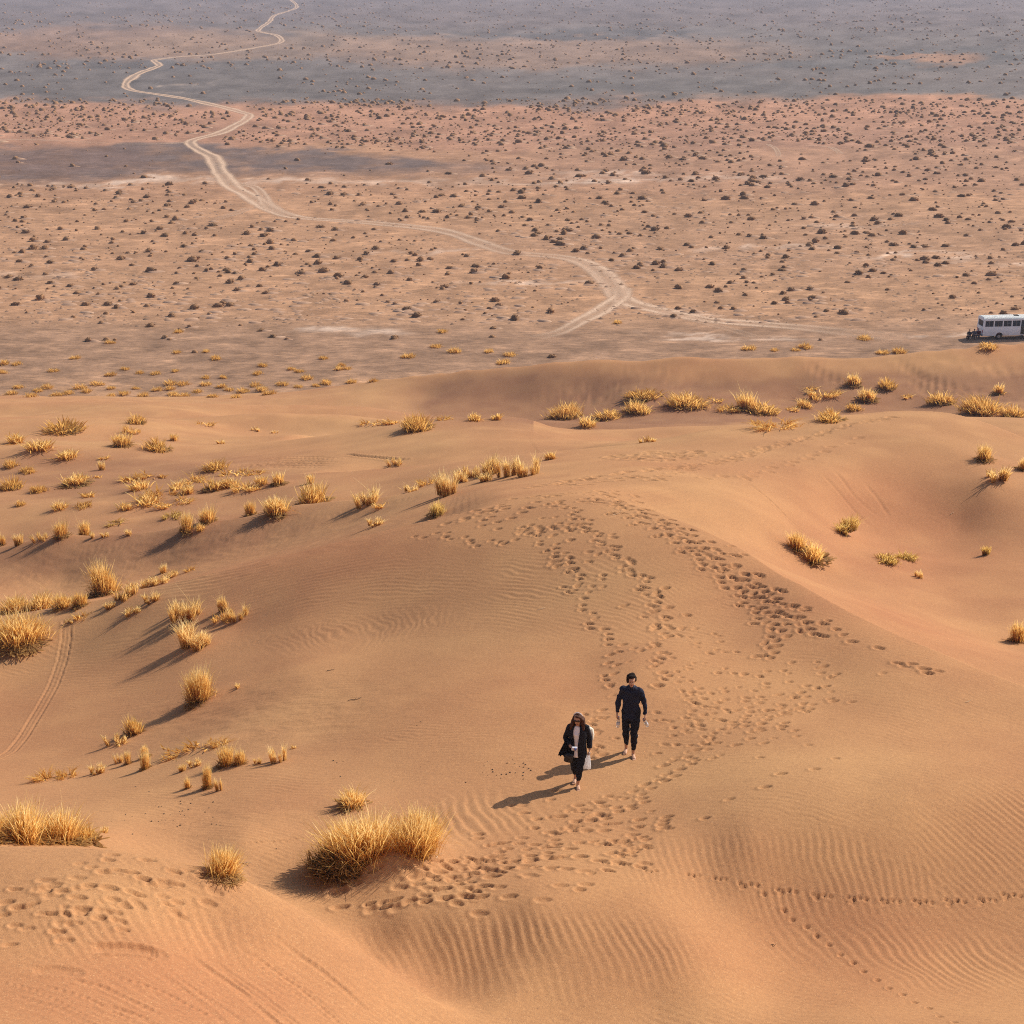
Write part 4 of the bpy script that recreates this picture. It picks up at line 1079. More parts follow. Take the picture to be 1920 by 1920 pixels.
for (ya, yb, cnt, lo, hi) in ((600,640,14,0.6,1.4),(520,600,260,0.3,1.6),(440,520,560,0.3,1.8),(350,440,1000,0.3,1.9),(270,350,900,0.35,2.1),(225,272,2000,0.4,2.2),(186,226,2000,0.4,2.4),(130,188,520,0.6,2.6),(60,130,1600,0.7,3.0),(20,60,1300,0.8,3.4),(-5,20,800,1.0,3.8)):
    k = 0; tries = 0
    while k < cnt and tries < cnt * 6:
        tries += 1
        px, py = sr.uniform(-200, 2120), sr.uniform(ya, yb)
        if 262 < py < 345 and px < 900 - (py > 300) * 0 and py > 262 + max(0, px - 350) * 0.055 and sr.random() > 0.10: continue
        if 135 < py < 188 and 120 < px < 560 and sr.random() > 0.25: continue
        if ya < 350 and vnoise(np.array([px / 60.0]), np.array([py / 9.0]), 6)[0] < -0.12 and sr.random() > 0.3: continue
        if ya >= 350 and vnoise(np.array([px / 140.0]), np.array([py / 45.0]), 5)[0] < -0.22 and sr.random() > 0.35: continue
        q = at_z(px, py, 0.0)
        sz = lo + (hi - lo) * sr.random() ** 2.2
        if (int(q[0] // 3), int(q[1] // 3)) in TRC: continue
        if not free(q[0], q[1], 0.6 + 0.5 * sz): continue
        SH.append((q[0], q[1], sz)); k += 1
def app(s_): 
    dd = s_[1] * cp + CAM_H * sp; px = 960 + FPX * s_[0] / dd
    return s_[2] / dd if -20 < px < 1940 else 0
SH.sort(key=app, reverse=True)
for k, (x, y, w) in enumerate(SH[:290]):
    o = new_obj('dry_shrub', near_me[k % 7], None, (x, y, 0.0))
    o.scale = (w * sr.uniform(0.9, 1.25), w * sr.uniform(0.7, 1.0), w * sr.uniform(0.55, 0.95)); o.rotation_euler = (0, 0, sr.uniform(0, 6.28))
    dd = y * cp + CAM_H * sp; px = 960 + FPX * x / dd; py = 960 - FPX * (y * sp - CAM_H * cp) / dd
    big = 'larger' if w * FPX / dd > 21 else 'small'
    if py > 598: zn = ('on the bare strip just beyond the left dunes', 'on the bare strip beyond the central dune crest', 'on the bare strip left of the minibus')[0 if px < 640 else 1 if px < 1280 else 2]
    elif py > 500: zn = ('in the near plain, far left', 'in the near plain, left of the track fork', 'in the near plain beside the track fork', 'in the near plain between fork and minibus', 'in the near plain above the minibus')[0 if px < 400 else 1 if px < 900 else 2 if px < 1280 else 3 if px < 1650 else 4]
    elif py > 420: zn = ('in the middle plain, far left', 'in the middle plain below the faint track', 'in the middle plain above the track fork', 'in the middle plain, right of the fork', 'in the middle plain near the right edge')[0 if px < 400 else 1 if px < 900 else 2 if px < 1280 else 3 if px < 1650 else 4]
    else: zn = ('in the plain below the dark gravel patch', 'in the far plain right of the dark patch', 'in the far plain towards the right edge')[0 if px < 700 else 1 if px < 1300 else 2]
    tag(o, big + ' brown dry shrub ' + zn, 'shrub', big + ' shrubs ' + zn)
def merge(items, variants, zsc=(0.6, 0.9)):
    VV = []; FF = []; CC = []; base = 0
    for (x, y, w) in items:
        v, f, c_ = variants[sr.randrange(len(variants))]
        a = sr.uniform(0, 6.28); ca, sa = math.cos(a), math.sin(a); zz = sr.uniform(*zsc)
        q = np.stack([(v[:, 0] * ca - v[:, 1] * sa) * w + x, (v[:, 0] * sa + v[:, 1] * ca) * w * 0.85 + y, v[:, 2] * w * zz], 1)
        VV.append(q); FF.append(f + base); CC.append(c_); base += len(v)
    return np.concatenate(VV), np.concatenate(FF), np.concatenate(CC)
mid_var = [shrub(random.Random(400 + k), 18) for k in range(6)]
rest = SH[290:]
V, F, Cc = merge([s_ for s_ in rest if s_[1] < 480], mid_var)
V2, F2, C2 = merge([s_ for s_ in rest if s_[1] >= 480], far_var)
o = new_obj('far_shrubs', mesh_np('far_shrubs', np.concatenate([V, V2]), np.concatenate([F, F2 + len(V)]), SHRUB, False, np.concatenate([Cc, C2])))
tag(o, 'countless small dark shrubs dotting the plain to the far distance', 'shrubs', kind='stuff')
# clods, small sand heaps and withered cushions between the shrubs
def clod(rng):
    V = [(0.1 * rng.uniform(-1, 1), 0, 0.26)]; F = []
    for k in range(6):
        a = 2 * math.pi * k / 6; q = 0.5 * rng.uniform(0.7, 1.1); V.append((q * math.cos(a), q * math.sin(a), -0.03))
    for k in range(6): F.append((0, 1 + k, 1 + (k + 1) % 6))
    return np.array(V), np.array(F), np.tile(np.array([[0, rng.random(), 0, 1]]), (7, 1))
CLOD, nt, b = new_mat('clod_earth', 0.95, (0.30, 0.19, 0.13), 0.05)
at = node(nt, 'ShaderNodeVertexColor', layer_name='tint'); sep = node(nt, 'ShaderNodeSeparateColor'); nt.links.new(at.outputs[0], sep.inputs[0])
nt.links.new(mix_rgb(nt, sep.outputs[1], (0.20, 0.125, 0.085), (0.40, 0.25, 0.16)), b.inputs['Base Color'])
its = []
for k in range(5200):
    px, py = sr.uniform(-150, 2070), 345 + (612 - 345) * sr.random() ** 0.8
    if vnoise(np.array([px / 90.0]), np.array([py / 30.0]), 9)[0] < -0.12 and sr.random() > 0.3: continue
    q = at_z(px, py, 0.0); its.append((q[0], q[1], 0.25 + 0.9 * sr.random() ** 2.5))
V, F, Cc = merge(its, [clod(random.Random(500 + k)) for k in range(8)], (0.5, 1.1))
o = new_obj('earth_clods', mesh_np('earth_clods', V, F, CLOD, False, Cc)); tag(o, 'small clods and sand heaps strewn between the shrubs', 'clods', kind='stuff')

# pale sand drifts trailing beside the shrubs
def drift(rng):
    V = []; F = []; n_ = 9
    for k in range(n_):
        a = 2 * math.pi * k / n_; q = rng.uniform(0.8, 1.1); V.append((0.5 * q * math.cos(a), 0.24 * q * math.sin(a), -0.02))
    for k in range(n_):
        a = 2 * math.pi * k / n_; q = rng.uniform(0.45, 0.6); V.append((0.5 * q * math.cos(a) - 0.08, 0.24 * q * math.sin(a), 0.065 * rng.uniform(0.7, 1.2)))
    V.append((-0.10, 0, 0.10))
    for k in range(n_):
        b_ = (k + 1) % n_
        F += [(k, b_, n_ + b_), (k, n_ + b_, n_ + k), (n_ + k, n_ + b_, 2 * n_)]
    return np.array(V), np.array(F), np.tile(np.array([[0, rng.random(), 0, 1]]), (2 * n_ + 1, 1))
DRIFT, nt, b = new_mat('pale_drift', 0.95, (0.5, 0.34, 0.22), 0.05)
at = node(nt, 'ShaderNodeVertexColor', layer_name='tint'); sep = node(nt, 'ShaderNodeSeparateColor'); nt.links.new(at.outputs[0], sep.inputs[0])
geo = node(nt, 'ShaderNodeNewGeometry'); nz = noise_tex(nt, geo.outputs['Position'], 2.5, 4)
c = mix_rgb(nt, sep.outputs[1], (0.34, 0.205, 0.135), (0.50, 0.33, 0.225)); nt.links.new(mix_rgb(nt, nz, c, (0.44, 0.28, 0.19)), b.inputs['Base Color'])
dv = [drift(random.Random(600 + k)) for k in range(8)]
VV = []; FF = []; CC = []; base = 0
def put(x, y, w):
    global base
    v, f, c_ = dv[sr.randrange(8)]; a = sr.gauss(0.1, 0.25); ca, sa = math.cos(a), math.sin(a)
    q = np.stack([(v[:, 0] * ca - v[:, 1] * sa) * w + x, (v[:, 0] * sa + v[:, 1] * ca) * w + y, v[:, 2] * w * sr.uniform(0.6, 1.1)], 1)
    VV.append(q); FF.append(f + base); CC.append(c_); base += len(v)
for (x, y, w) in SH[:1700]:
    if y < 480 and sr.random() < 0.7: put(x + w * 0.55, y + sr.uniform(-0.2, 0.2), w * sr.uniform(1.3, 2.2))
for k in range(2600):
    px, py = sr.uniform(-150, 2070), 350 + (606 - 350) * sr.random() ** 0.75
    if vnoise(np.array([px / 120.0]), np.array([py / 28.0]), 19)[0] < -0.05: continue
    q = at_z(px, py, 0.0); put(q[0], q[1], 0.5 + 2.4 * sr.random() ** 2)
o = new_obj('sand_drifts', mesh_np('sand_drifts', np.concatenate(VV), np.concatenate(FF), DRIFT, True, np.concatenate(CC))); tag(o, 'low pale sand drifts lying between the shrubs of the plain', 'sand drifts', kind='stuff')
# ------------------------------------------------------------------ mesh helpers for the bus and the people
def frame_of(d):
    d = d.normalized()
    up = Vector((0, 0, 1)) if abs(d.z) < 0.9 else Vector((0, 1, 0))
    x = up.cross(d).normalized(); y = d.cross(x)
    return x, y
def tube(bm, pts_, radii, n_=10, cap=True):
    pts_ = [Vector(p) for p in pts_]
    rings = []; px_prev = None
    for i, p in enumerate(pts_):
        d = (pts_[min(i + 1, len(pts_) - 1)] - pts_[max(i - 1, 0)])
        x, y = frame_of(d)
        if px_prev is not None:                      # carry the frame along so the tube never twists
            dn = d.normalized(); q = px_prev - dn * px_prev.dot(dn)
            if q.length > 1e-5: x = q.normalized(); y = dn.cross(x)
        px_prev = x
        r = radii[i] if isinstance(radii, (list, tuple)) else radii
        if isinstance(r, tuple): rx, ry = r
        else: rx = ry = r
        rings.append([bm.verts.new(p + x * (rx * math.cos(2 * math.pi * k / n_)) + y * (ry * math.sin(2 * math.pi * k / n_))) for k in range(n_)])
    for a, b_ in zip(rings, rings[1:]):
        for k in range(n_):
            bm.faces.new((a[k], a[(k + 1) % n_], b_[(k + 1) % n_], b_[k]))
    if cap:
        bm.faces.new(rings[0][::-1]); bm.faces.new(rings[-1])
def loft(bm, secs, n_=20):
    """secs: (centre, rx, ry, yaw) horizontal ellipses from bottom to top"""
    rings = []
    for c, rx, ry, yaw in secs:
        ca, sa = math.cos(yaw), math.sin(yaw)
        ring = []
        for k in range(n_):
            a = 2 * math.pi * k / n_
            x, y = rx * math.cos(a), ry * math.sin(a)
            ring.append(bm.verts.new((c[0] + x * ca - y * sa, c[1] + x * sa + y * ca, c[2])))
        rings.append(ring)
    for a, b_ in zip(rings, rings[1:]):
        for k in range(n_): bm.faces.new((a[k], a[(k + 1) % n_], b_[(k + 1) % n_], b_[k]))
    bm.faces.new(rings[0][::-1]); bm.faces.new(rings[-1])
def ball(bm, c, r, M=None, seg=14):
    m = Matrix.Translation(Vector(c)) @ (M.to_4x4() if M else Matrix()) @ Matrix.Diagonal((r[0], r[1], r[2], 1))
    bmesh.ops.create_uvsphere(bm, u_segments=seg, v_segments=seg // 2 + 2, radius=1, matrix=m)
def box(bm, lo, hi):
    lo = Vector(lo); hi = Vector(hi)
    bmesh.ops.create_cube(bm, size=1, matrix=Matrix.Translation((lo + hi) / 2) @ Matrix.Diagonal((*(hi - lo), 1)))
def finish(bm, name, mat, parent=None, loc=None, smooth=False, bevel=0.0):
    bmesh.ops.recalc_face_normals(bm, faces=bm.faces[:])
    if bevel:
        bmesh.ops.bevel(bm, geom=[e for e in bm.edges if e.is_manifold and e.calc_face_angle(0) > 0.6], offset=bevel, segments=2, affect='EDGES', profile=0.5)
    me = bpy.data.meshes.new(name); bm.to_mesh(me); bm.free()
    me.materials.append(mat)
    if smooth: me.polygons.foreach_set('use_smooth', np.ones(len(me.polygons), dtype=bool))
    return new_obj(name, me, parent, loc)
def melt(bm, name, mat, parent, voxel=0.01, smooth=6, wrinkle=0.0, seed=0):
    """one continuous surface from overlapping closed shapes"""
    bmesh.ops.recalc_face_normals(bm, faces=bm.faces[:])
    me = bpy.data.meshes.new('tmp'); bm.to_mesh(me); bm.free()
    t = bpy.data.objects.new('tmp', me); COL.objects.link(t)
    md = t.modifiers.new('r', 'REMESH'); md.mode = 'VOXEL'; md.voxel_size = voxel
    if smooth:
        ms = t.modifiers.new('s', 'SMOOTH'); ms.iterations = smooth; ms.factor = 0.5
    dg = bpy.context.evaluated_depsgraph_get()
    out = bpy.data.meshes.new_from_object(t.evaluated_get(dg))
    bpy.data.objects.remove(t, do_unlink=True); bpy.data.meshes.remove(me)
    out.name = name
    nv = len(out.vertices)
    if wrinkle:
        co = np.zeros(nv * 3, dtype=np.float32); out.vertices.foreach_get('co', co); co = co.reshape(-1, 3)
        no = np.zeros(nv * 3, dtype=np.float32); out.vertices.foreach_get('normal', no); no = no.reshape(-1, 3)
        w = fbm(co[:, 0] * 9 + co[:, 1] * 7, co[:, 2] * 13 + co[:, 0] * 4, seed, 2)
        co = co + no * (wrinkle * w)[:, None]
        out.vertices.foreach_set('co', co.astype(np.float32).ravel())
    out.materials.clear(); out.materials.append(mat)
    out.polygons.foreach_set('use_smooth', np.ones(len(out.polygons), dtype=bool))
    out.update()
    return new_obj(name, out, parent)

SKIN = plain_mat('skin', (0.50, 0.29, 0.19), 0.55, 0.3, 0.08, 30)
HAIR_DK = plain_mat('dark_hair', (0.020, 0.013, 0.010), 0.85, 0.12, 0.4, 60, 0.6)
HAIR_BR = plain_mat('brown_hair', (0.070, 0.028, 0.016), 0.7, 0.2, 0.5, 60, 0.6)
NAVY = plain_mat('navy_cloth', (0.022, 0.025, 0.044), 0.9, 0.1, 0.3, 40, 0.3)
BLACK = plain_mat('black_cloth', (0.018, 0.018, 0.024), 0.9, 0.1, 0.3, 40, 0.3)
WHITE_C = plain_mat('white_cloth', (0.80, 0.84, 0.93), 0.85, 0.1, 0.06, 30, 0.3)
GREY_C = plain_mat('grey_cloth', (0.10, 0.10, 0.13), 0.9, 0.1, 0.2, 40)
RED_C = plain_mat('maroon_cloth', (0.13, 0.035, 0.04), 0.9, 0.1, 0.2, 40)
BLUE_C = plain_mat('blue_grey_cloth', (0.06, 0.07, 0.11), 0.9, 0.1, 0.2, 40)
EYE = plain_mat('eye', (0.02, 0.015, 0.012), 0.2, 0.5, 0.1)
LIP = plain_mat('lips', (0.30, 0.10, 0.08), 0.5, 0.3, 0.1)
LENS = plain_mat('dark_lens', (0.02, 0.008, 0.012), 0.12, 0.6, 0.1)

def head_parts(bm, hc, M):
    """skull, jaw, nose, ears; M turns the head, the face looks along local -Y"""
    T = lambda v: Vector(hc) + M @ Vector(v)
    ball(bm, T((0, 0.008, 0.03)), (0.078, 0.094, 0.092), M, 18)
    ball(bm, T((0, -0.020, -0.030)), (0.060, 0.068, 0.078), M, 16)
    ball(bm, T((0, -0.055, -0.092)), (0.030, 0.026, 0.024), M, 12)
    tube(bm, [T((0, -0.082, 0.022)), T((0, -0.098, -0.008)), T((0, -0.103, -0.026)), T((0, -0.080, -0.034))], [0.010, 0.012, 0.016, 0.010], 8)
    ball(bm, T((0, -0.083, 0.030)), (0.050, 0.012, 0.012), M, 10)
    for s_ in (-1, 1): ball(bm, T((s_ * 0.076, 0.012, -0.005)), (0.011, 0.022, 0.033), M, 10)

def hand(bm, wrist, d, palm_n, side, curl=0.6, scale=1.0):
    """palm, four fingers of unequal length and a thumb; d points along the hand, palm_n out of the palm, side towards the thumb"""
    d = Vector(d).normalized(); pn = Vector(palm_n).normalized(); sd = Vector(side).normalized(); w = Vector(wrist); s_ = scale
    tube(bm, [w - d * 0.02, w + d * 0.03 * s_, w + d * 0.075 * s_, w + d * 0.092 * s_], [(0.022 * s_, 0.022 * s_), (0.032 * s_, 0.018 * s_), (0.040 * s_, 0.015 * s_), (0.036 * s_, 0.012 * s_)], 12) if False else None
    for q in (-0.027, -0.009, 0.009, 0.027):
        tube(bm, [w - d * 0.01 + sd * q * 0.55, w + d * 0.05 * s_ + sd * q * s_, w + d * 0.095 * s_ + sd * q * s_], [0.016 * s_, 0.0155 * s_, 0.012 * s_], 8)
    for q, L in ((0.029, 0.068), (0.010, 0.078), (-0.010, 0.072), (-0.029, 0.056)):
        p = w + d * 0.092 * s_ + sd * q * s_
        a = 0.0; ps = [p]; dirv = d.copy()
        for k, f in enumerate((0.45, 0.32, 0.23)):
            a += curl * (0.9 if k == 0 else 1.1)
            dirv = d * math.cos(a) + pn * math.sin(a)
            ps.append(ps[-1] + dirv * L * f * s_)
        tube(bm, ps, [0.0095 * s_, 0.009 * s_, 0.0085 * s_, 0.007 * s_], 7)
    b0 = w + d * 0.025 * s_ + sd * 0.026 * s_
    t1 = b0 + (d * 0.6 + sd * 0.6 + pn * 0.4).normalized() * 0.040 * s_
    t2 = t1 + (d * 0.75 + sd * 0.05 + pn * (0.4 + curl * 0.5)).normalized() * 0.030 * s_
    t3 = t2 + (d * 0.5 - sd * 0.35 + pn * (0.5 + curl * 0.5)).normalized() * 0.024 * s_
    tube(bm, [b0 - d * 0.015 * s_, t1, t2, t3], [0.015 * s_, 0.0115 * s_, 0.010 * s_, 0.008 * s_], 8)

def foot(bm, ankle, toe):
    a = Vector(ankle); t = Vector(toe); d = (t - a); d.z = 0; d = d.normalized(); sd = Vector((-d.y, d.x, 0))
    g = t.z
    heel = Vector((a.x, a.y, g)) - d * 0.045
    tube(bm, [heel + Vector((0, 0, 0.028)), heel + d * 0.06 + Vector((0, 0, 0.034)), heel + d * 0.14 + Vector((0, 0, 0.030)), heel + d * 0.19 + Vector((0, 0, 0.020))],
         [(0.028, 0.028), (0.033, 0.034), (0.042, 0.028), (0.042, 0.019)], 12)
    for k, q in enumerate((-0.031, -0.014, 0.002, 0.017, 0.031)):
        L = 0.235 - 0.010 * abs(k - 1.2)
        tube(bm, [heel + d * 0.17 + sd * q * 0.95 + Vector((0, 0, 0.016)), heel + d * L + sd * q + Vector((0, 0, 0.012))], [0.011, 0.009], 7)
    tube(bm, [a + Vector((0, 0, 0.06)), a, heel + d * 0.05 + Vector((0, 0, 0.035))], [0.036, 0.034, 0.036], 12)

def catmull_pts(ps, n_=5):
    ps = [Vector(p) for p in ps]; e = [ps[0] * 2 - ps[1]] + ps + [ps[-1] * 2 - ps[-2]]
    out = []
    for i in range(1, len(e) - 2):
        for k in range(n_):
            t = k / n_; a, b_, c_, d = e[i - 1:i + 3]
            out.append(0.5 * ((2 * b_) + (c_ - a) * t + (2 * a - 5 * b_ + 4 * c_ - d) * t * t + (3 * b_ - a - 3 * c_ + d) * t ** 3))
    out.append(ps[-1]); return out
def limb(bm, ps, rs_, n_=12, sub=4):
    pp = catmull_pts(ps, sub)
    rr = np.interp(np.linspace(0, len(rs_) - 1, len(pp)), range(len(rs_)), rs_)
    tube(bm, pp, [float(r) for r in rr], n_)
def lerp(a, b_, t): return tuple(a[i] + (b_[i] - a[i]) * t for i in range(3))
# ------------------------------------------------------------------ the two walkers
def eyes_and_mouth(root, hc, M, glasses=False):
    T = lambda v: Vector(hc) + M @ Vector(v)
    for s_ in (-1, 1):
        bm = bmesh.new(); ball(bm, T((s_ * 0.030, -0.082, 0.008)), (0.013, 0.008, 0.009), M, 10)
        finish(bm, 'eye', EYE, root, smooth=True)
    bm = bmesh.new(); ball(bm, T((0, -0.088, -0.062)), (0.024, 0.008, 0.007), M, 10)
    finish(bm, 'mouth', LIP, root, smooth=True)

gm = ground([1181], [1413])[0]
man = new_obj('person', None, None, (gm[0], gm[1], gm[2] - 0.015))
man.rotation_euler = (0, 0, R(-8)); man.scale = (0.95, 0.97, 0.985)
tag(man, 'dark haired person in navy top and black trousers walking barefoot with bottles', 'person')
def gz(o, lx, ly):
    c, s_ = math.cos(o.rotation_euler.z), math.sin(o.rotation_euler.z)
    lx *= o.scale.x; ly *= o.scale.x
    X = o.location.x + lx * c - ly * s_; Y = o.location.y + lx * s_ + ly * c
    return (float(sample(X, Y)) - o.location.z) / o.scale.x
aR = (-0.085, 0.10, 0.10 + gz(man, -0.085, 0.10)); aL = (0.075, -0.13, 0.085 + gz(man, 0.075, -0.13))
kR = (-0.095, 0.00, 0.50); kL = (0.085, -0.14, 0.50)
hR = (-0.095, 0.0, 0.93); hL = (0.095, -0.01, 0.93)
sR = (-0.175, 0.01, 1.415); sL = (0.175, 0.0, 1.415); eR = (-0.262, 0.05, 1.16); eL = (0.268, 0.04, 1.16); wR = (-0.285, -0.02, 0.905); wL = (0.298, -0.03, 0.905)
hc = (0.0, -0.055, 1.645)
HM = Matrix.Rotation(R(2), 3, 'X') @ Matrix.Rotation(R(5), 3, 'Z')
bm = bmesh.new()
head_parts(bm, hc, HM)
limb(bm, [(0, 0.01, 1.44), (0, -0.01, 1.54), (0, -0.035, 1.60)], [0.062, 0.054, 0.056])
loft(bm, [((0, 0, 0.86), 0.155, 0.10, 0), ((0, 0, 1.0), 0.145, 0.095, 0), ((0, 0, 1.15), 0.14, 0.095, 0), ((0, 0.005, 1.32), 0.17, 0.105, 0), ((0, 0.005, 1.44), 0.15, 0.085, 0), ((0, 0.0, 1.50), 0.07, 0.06, 0)])
for (a, k, h) in ((aR, kR, hR), (aL, kL, hL)): limb(bm, [h, lerp(h, k, 0.5), k, lerp(k, a, 0.35), a], [0.085, 0.075, 0.052, 0.050, 0.034])
for (s_, e, w) in ((sR, eR, wR), (sL, eL, wL)): limb(bm, [s_, e, w], [0.050, 0.038, 0.028])
foot(bm, aR, (aR[0] - 0.02, aR[1] - 0.15, aR[2] - 0.10)); foot(bm, aL, (aL[0] + 0.03, aL[1] - 0.15, aL[2] - 0.085))
hand(bm, wR, (0.02, -0.12, -1), (1, -0.1, 0), (0, -1, 0.1), 0.75); hand(bm, wL, (0.10, -0.15, -1), (-1, -0.1, 0), (0, -1, 0.1), 0.75)
melt(bm, 'body', SKIN, man, 0.0075, 3)
eyes_and_mouth(man, hc, HM)
bm = bmesh.new()
loft(bm, [((0, 0, 0.80), 0.185, 0.130, 0), ((0, 0, 0.88), 0.188, 0.130, 0), ((0, 0, 1.0), 0.178, 0.125, 0), ((0, 0, 1.12), 0.172, 0.122, 0), ((0, 0.005, 1.30), 0.195, 0.130, 0), ((0, 0.008, 1.42), 0.190, 0.115, 0), ((0, 0.005, 1.475), 0.135, 0.090, 0), ((0, -0.005, 1.515), 0.068, 0.066, 0)], 28)
for (s_, e, w) in ((sR, eR, wR), (sL, eL, wL)): limb(bm, [lerp((0, 0, 1.44), s_, 0.6), s_, lerp(s_, e, 0.5), e, lerp(e, w, 0.5), lerp(e, w, 0.93)], [0.060, 0.072, 0.066, 0.058, 0.050, 0.043])
top = melt(bm, 'shirt', NAVY, man, 0.012, 3, 0.028, 3)
bm = bmesh.new()
for s_ in (-1, 1):       # turned-out collar points
    for q in ((0.02, -0.072, 1.515), (0.05, -0.085, 1.475)):
        pass
    tube(bm, [(s_ * 0.060, -0.02, 1.535), (s_ * 0.045, -0.070, 1.515), (s_ * 0.040, -0.105, 1.465)], [(0.006, 0.020), (0.006, 0.024), (0.004, 0.006)], 8)
finish(bm, 'collar', BLUE_C, top, smooth=True)
bm = bmesh.new()
for (a, k, h) in ((aR, kR, hR), (aL, kL, hL)): limb(bm, [(h[0] * 0.8, h[1], 1.02), h, lerp(h, k, 0.5), k, lerp(k, a, 0.4), lerp(k, a, 0.82)], [0.10, 0.108, 0.094, 0.072, 0.066, 0.048])
ball(bm, (0, 0.01, 0.93), (0.165, 0.115, 0.12))
melt(bm, 'trousers', BLACK, man, 0.012, 3, 0.024, 9)
bm = bmesh.new()
T = lambda v: Vector(hc) + HM @ Vector(v)
ball(bm, T((0, 0.036, 0.056)), (0.098, 0.100, 0.096), HM, 18); ball(bm, T((0, 0.055, 0.0)), (0.088, 0.066, 0.080), HM, 14)
ball(bm, T((0.02, -0.045, 0.108)), (0.062, 0.046, 0.034), HM, 12); ball(bm, T((-0.03, -0.05, 0.100)), (0.045, 0.035, 0.030), HM, 12)
for s_ in (-1, 1): ball(bm, T((s_ * 0.078, 0.0, 0.022)), (0.022, 0.050, 0.058), HM, 10)
melt(bm, 'hair', HAIR_DK, man, 0.009, 2, 0.035, 5)

# water bottles in the walker's hands
PET, nt, b = new_mat('clear_plastic', 0.12, (0.92, 0.95, 0.97), 0.5)
b.inputs['Transmission Weight'].default_value = 0.72; b.inputs['IOR'].default_value = 1.2
tc = node(nt, 'ShaderNodeTexCoord'); nz = noise_tex(nt, tc.outputs['Object'], 40, 2)
nt.links.new(mix_rgb(nt, nz, (0.82, 0.87, 0.9), (0.97, 0.98, 1.0)), b.inputs['Base Color'])
CAPM = plain_mat('blue_cap', (0.10, 0.22, 0.55), 0.4, 0.4, 0.1)
LABM = plain_mat('bottle_label', (0.62, 0.68, 0.78), 0.5, 0.3, 0.15, 30)
def bottle(loc, rot, label):
    r = new_obj('water_bottle', None, None, loc); r.rotation_euler = rot
    tag(r, label, 'bottle')
    bm = bmesh.new()
    loft(bm, [((0, 0, -0.215), 0.026, 0.026, 0), ((0, 0, -0.205), 0.033, 0.033, 0), ((0, 0, -0.165), 0.032, 0.032, 0), ((0, 0, -0.160), 0.0335, 0.0335, 0), ((0, 0, -0.11), 0.0335, 0.0335, 0), ((0, 0, -0.105), 0.032, 0.032, 0), ((0, 0, -0.07), 0.033, 0.033, 0), ((0, 0, -0.045), 0.027, 0.027, 0), ((0, 0, -0.022), 0.0135, 0.0135, 0), ((0, 0, 0), 0.0125, 0.0125, 0)], 20)
    finish(bm, 'flask', PET, r, smooth=True)
    bm = bmesh.new(); tube(bm, [(0, 0, -0.004), (0, 0, 0.018)], 0.0155, 16); finish(bm, 'cap', CAPM, r)
    bm = bmesh.new(); tube(bm, [(0, 0, -0.158), (0, 0, -0.112)], 0.0345, 24, cap=False); finish(bm, 'paper_label', LABM, r, smooth=True)
    return r
MW = man.matrix_basis
bpy.context.view_layer.update()
def mw(o, v):
    return o.matrix_world @ Vector(v)
bottle(mw(man, (wR[0] + 0.035, wR[1] - 0.012, wR[2] - 0.085)), (0.04, 0.05, 0), 'clear water bottle hanging upright from the navy walker, image left hand')
bottle(mw(man, (wL[0] - 0.030, wL[1] - 0.020, wL[2] - 0.085)), (0.35, -0.45, 0), 'clear bottle tilted outward in the navy walker, image right hand')

# woman in front
gw = ground([1082], [1471])[0]
wo_ = new_obj('person', None, None, (gw[0], gw[1], gw[2] - 0.015))
wo_.rotation_euler = (0, 0, R(-6)); wo_.scale = (0.92, 0.92, 0.92)
tag(wo_, 'long haired person in sunglasses, open black jacket and white shirt, walking barefoot', 'person')
k_ = 0.925
def sc(v): return tuple(k_ * q for q in v)
aR = (-0.045, 0.14, 0.13 + gz(wo_, -0.045, 0.14)); aL = (0.025, -0.13, 0.08 + gz(wo_, 0.025, -0.13))
kR = (-0.07, 0.00, 0.47); kL = (0.06, -0.13, 0.47); hR = (-0.088, 0.0, 0.86); hL = (0.088, -0.01, 0.86)
sR = (-0.165, 0.01, 1.325); sL = (0.165, 0.01, 1.325); eR = (-0.245, 0.03, 1.06); eL = (0.235, 0.07, 1.06); wR = (-0.135, -0.20, 0.985); wL = (0.245, -0.02, 0.835)
hc = (-0.005, -0.03, 1.515)
HM = Matrix.Rotation(R(8), 3, 'X') @ Matrix.Rotation(R(-6), 3, 'Z')
bm = bmesh.new()
head_parts(bm, hc, HM)
limb(bm, [(0, 0.01, 1.32), (0, -0.005, 1.40), (0, -0.02, 1.46)], [0.055, 0.046, 0.048])
loft(bm, [((0, 0, 0.80), 0.15, 0.10, 0), ((0, 0, 0.93), 0.13, 0.09, 0), ((0, 0, 1.05), 0.12, 0.085, 0), ((0, 0.0, 1.20), 0.145, 0.105, 0), ((0, 0.005, 1.31), 0.13, 0.08, 0), ((0, 0.0, 1.37), 0.06, 0.055, 0)])
for (a, k, h) in ((aR, kR, hR), (aL, kL, hL)): limb(bm, [h, lerp(h, k, 0.5), k, lerp(k, a, 0.35), a], [0.082, 0.072, 0.050, 0.047, 0.031])
for (s_, e, w) in ((sR, eR, wR), (sL, eL, wL)): limb(bm, [s_, e, w], [0.043, 0.034, 0.025])
foot(bm, aR, (aR[0] - 0.02, aR[1] - 0.14, aR[2] - 0.11)); foot(bm, aL, (aL[0] + 0.02, aL[1] - 0.15, aL[2] - 0.08))
hand(bm, wR, (0.75, -0.55, -0.1), (0.1, -0.2, -1), (0.55, 0.8, 0), 0.55, 0.9); hand(bm, wL, (0.03, -0.15, -1), (-1, -0.1, 0), (0, -1, 0.1), 0.95, 0.9)
melt(bm, 'body', SKIN, wo_, 0.0075, 3)
eyes_and_mouth(wo_, hc, HM)
bm = bmesh.new()
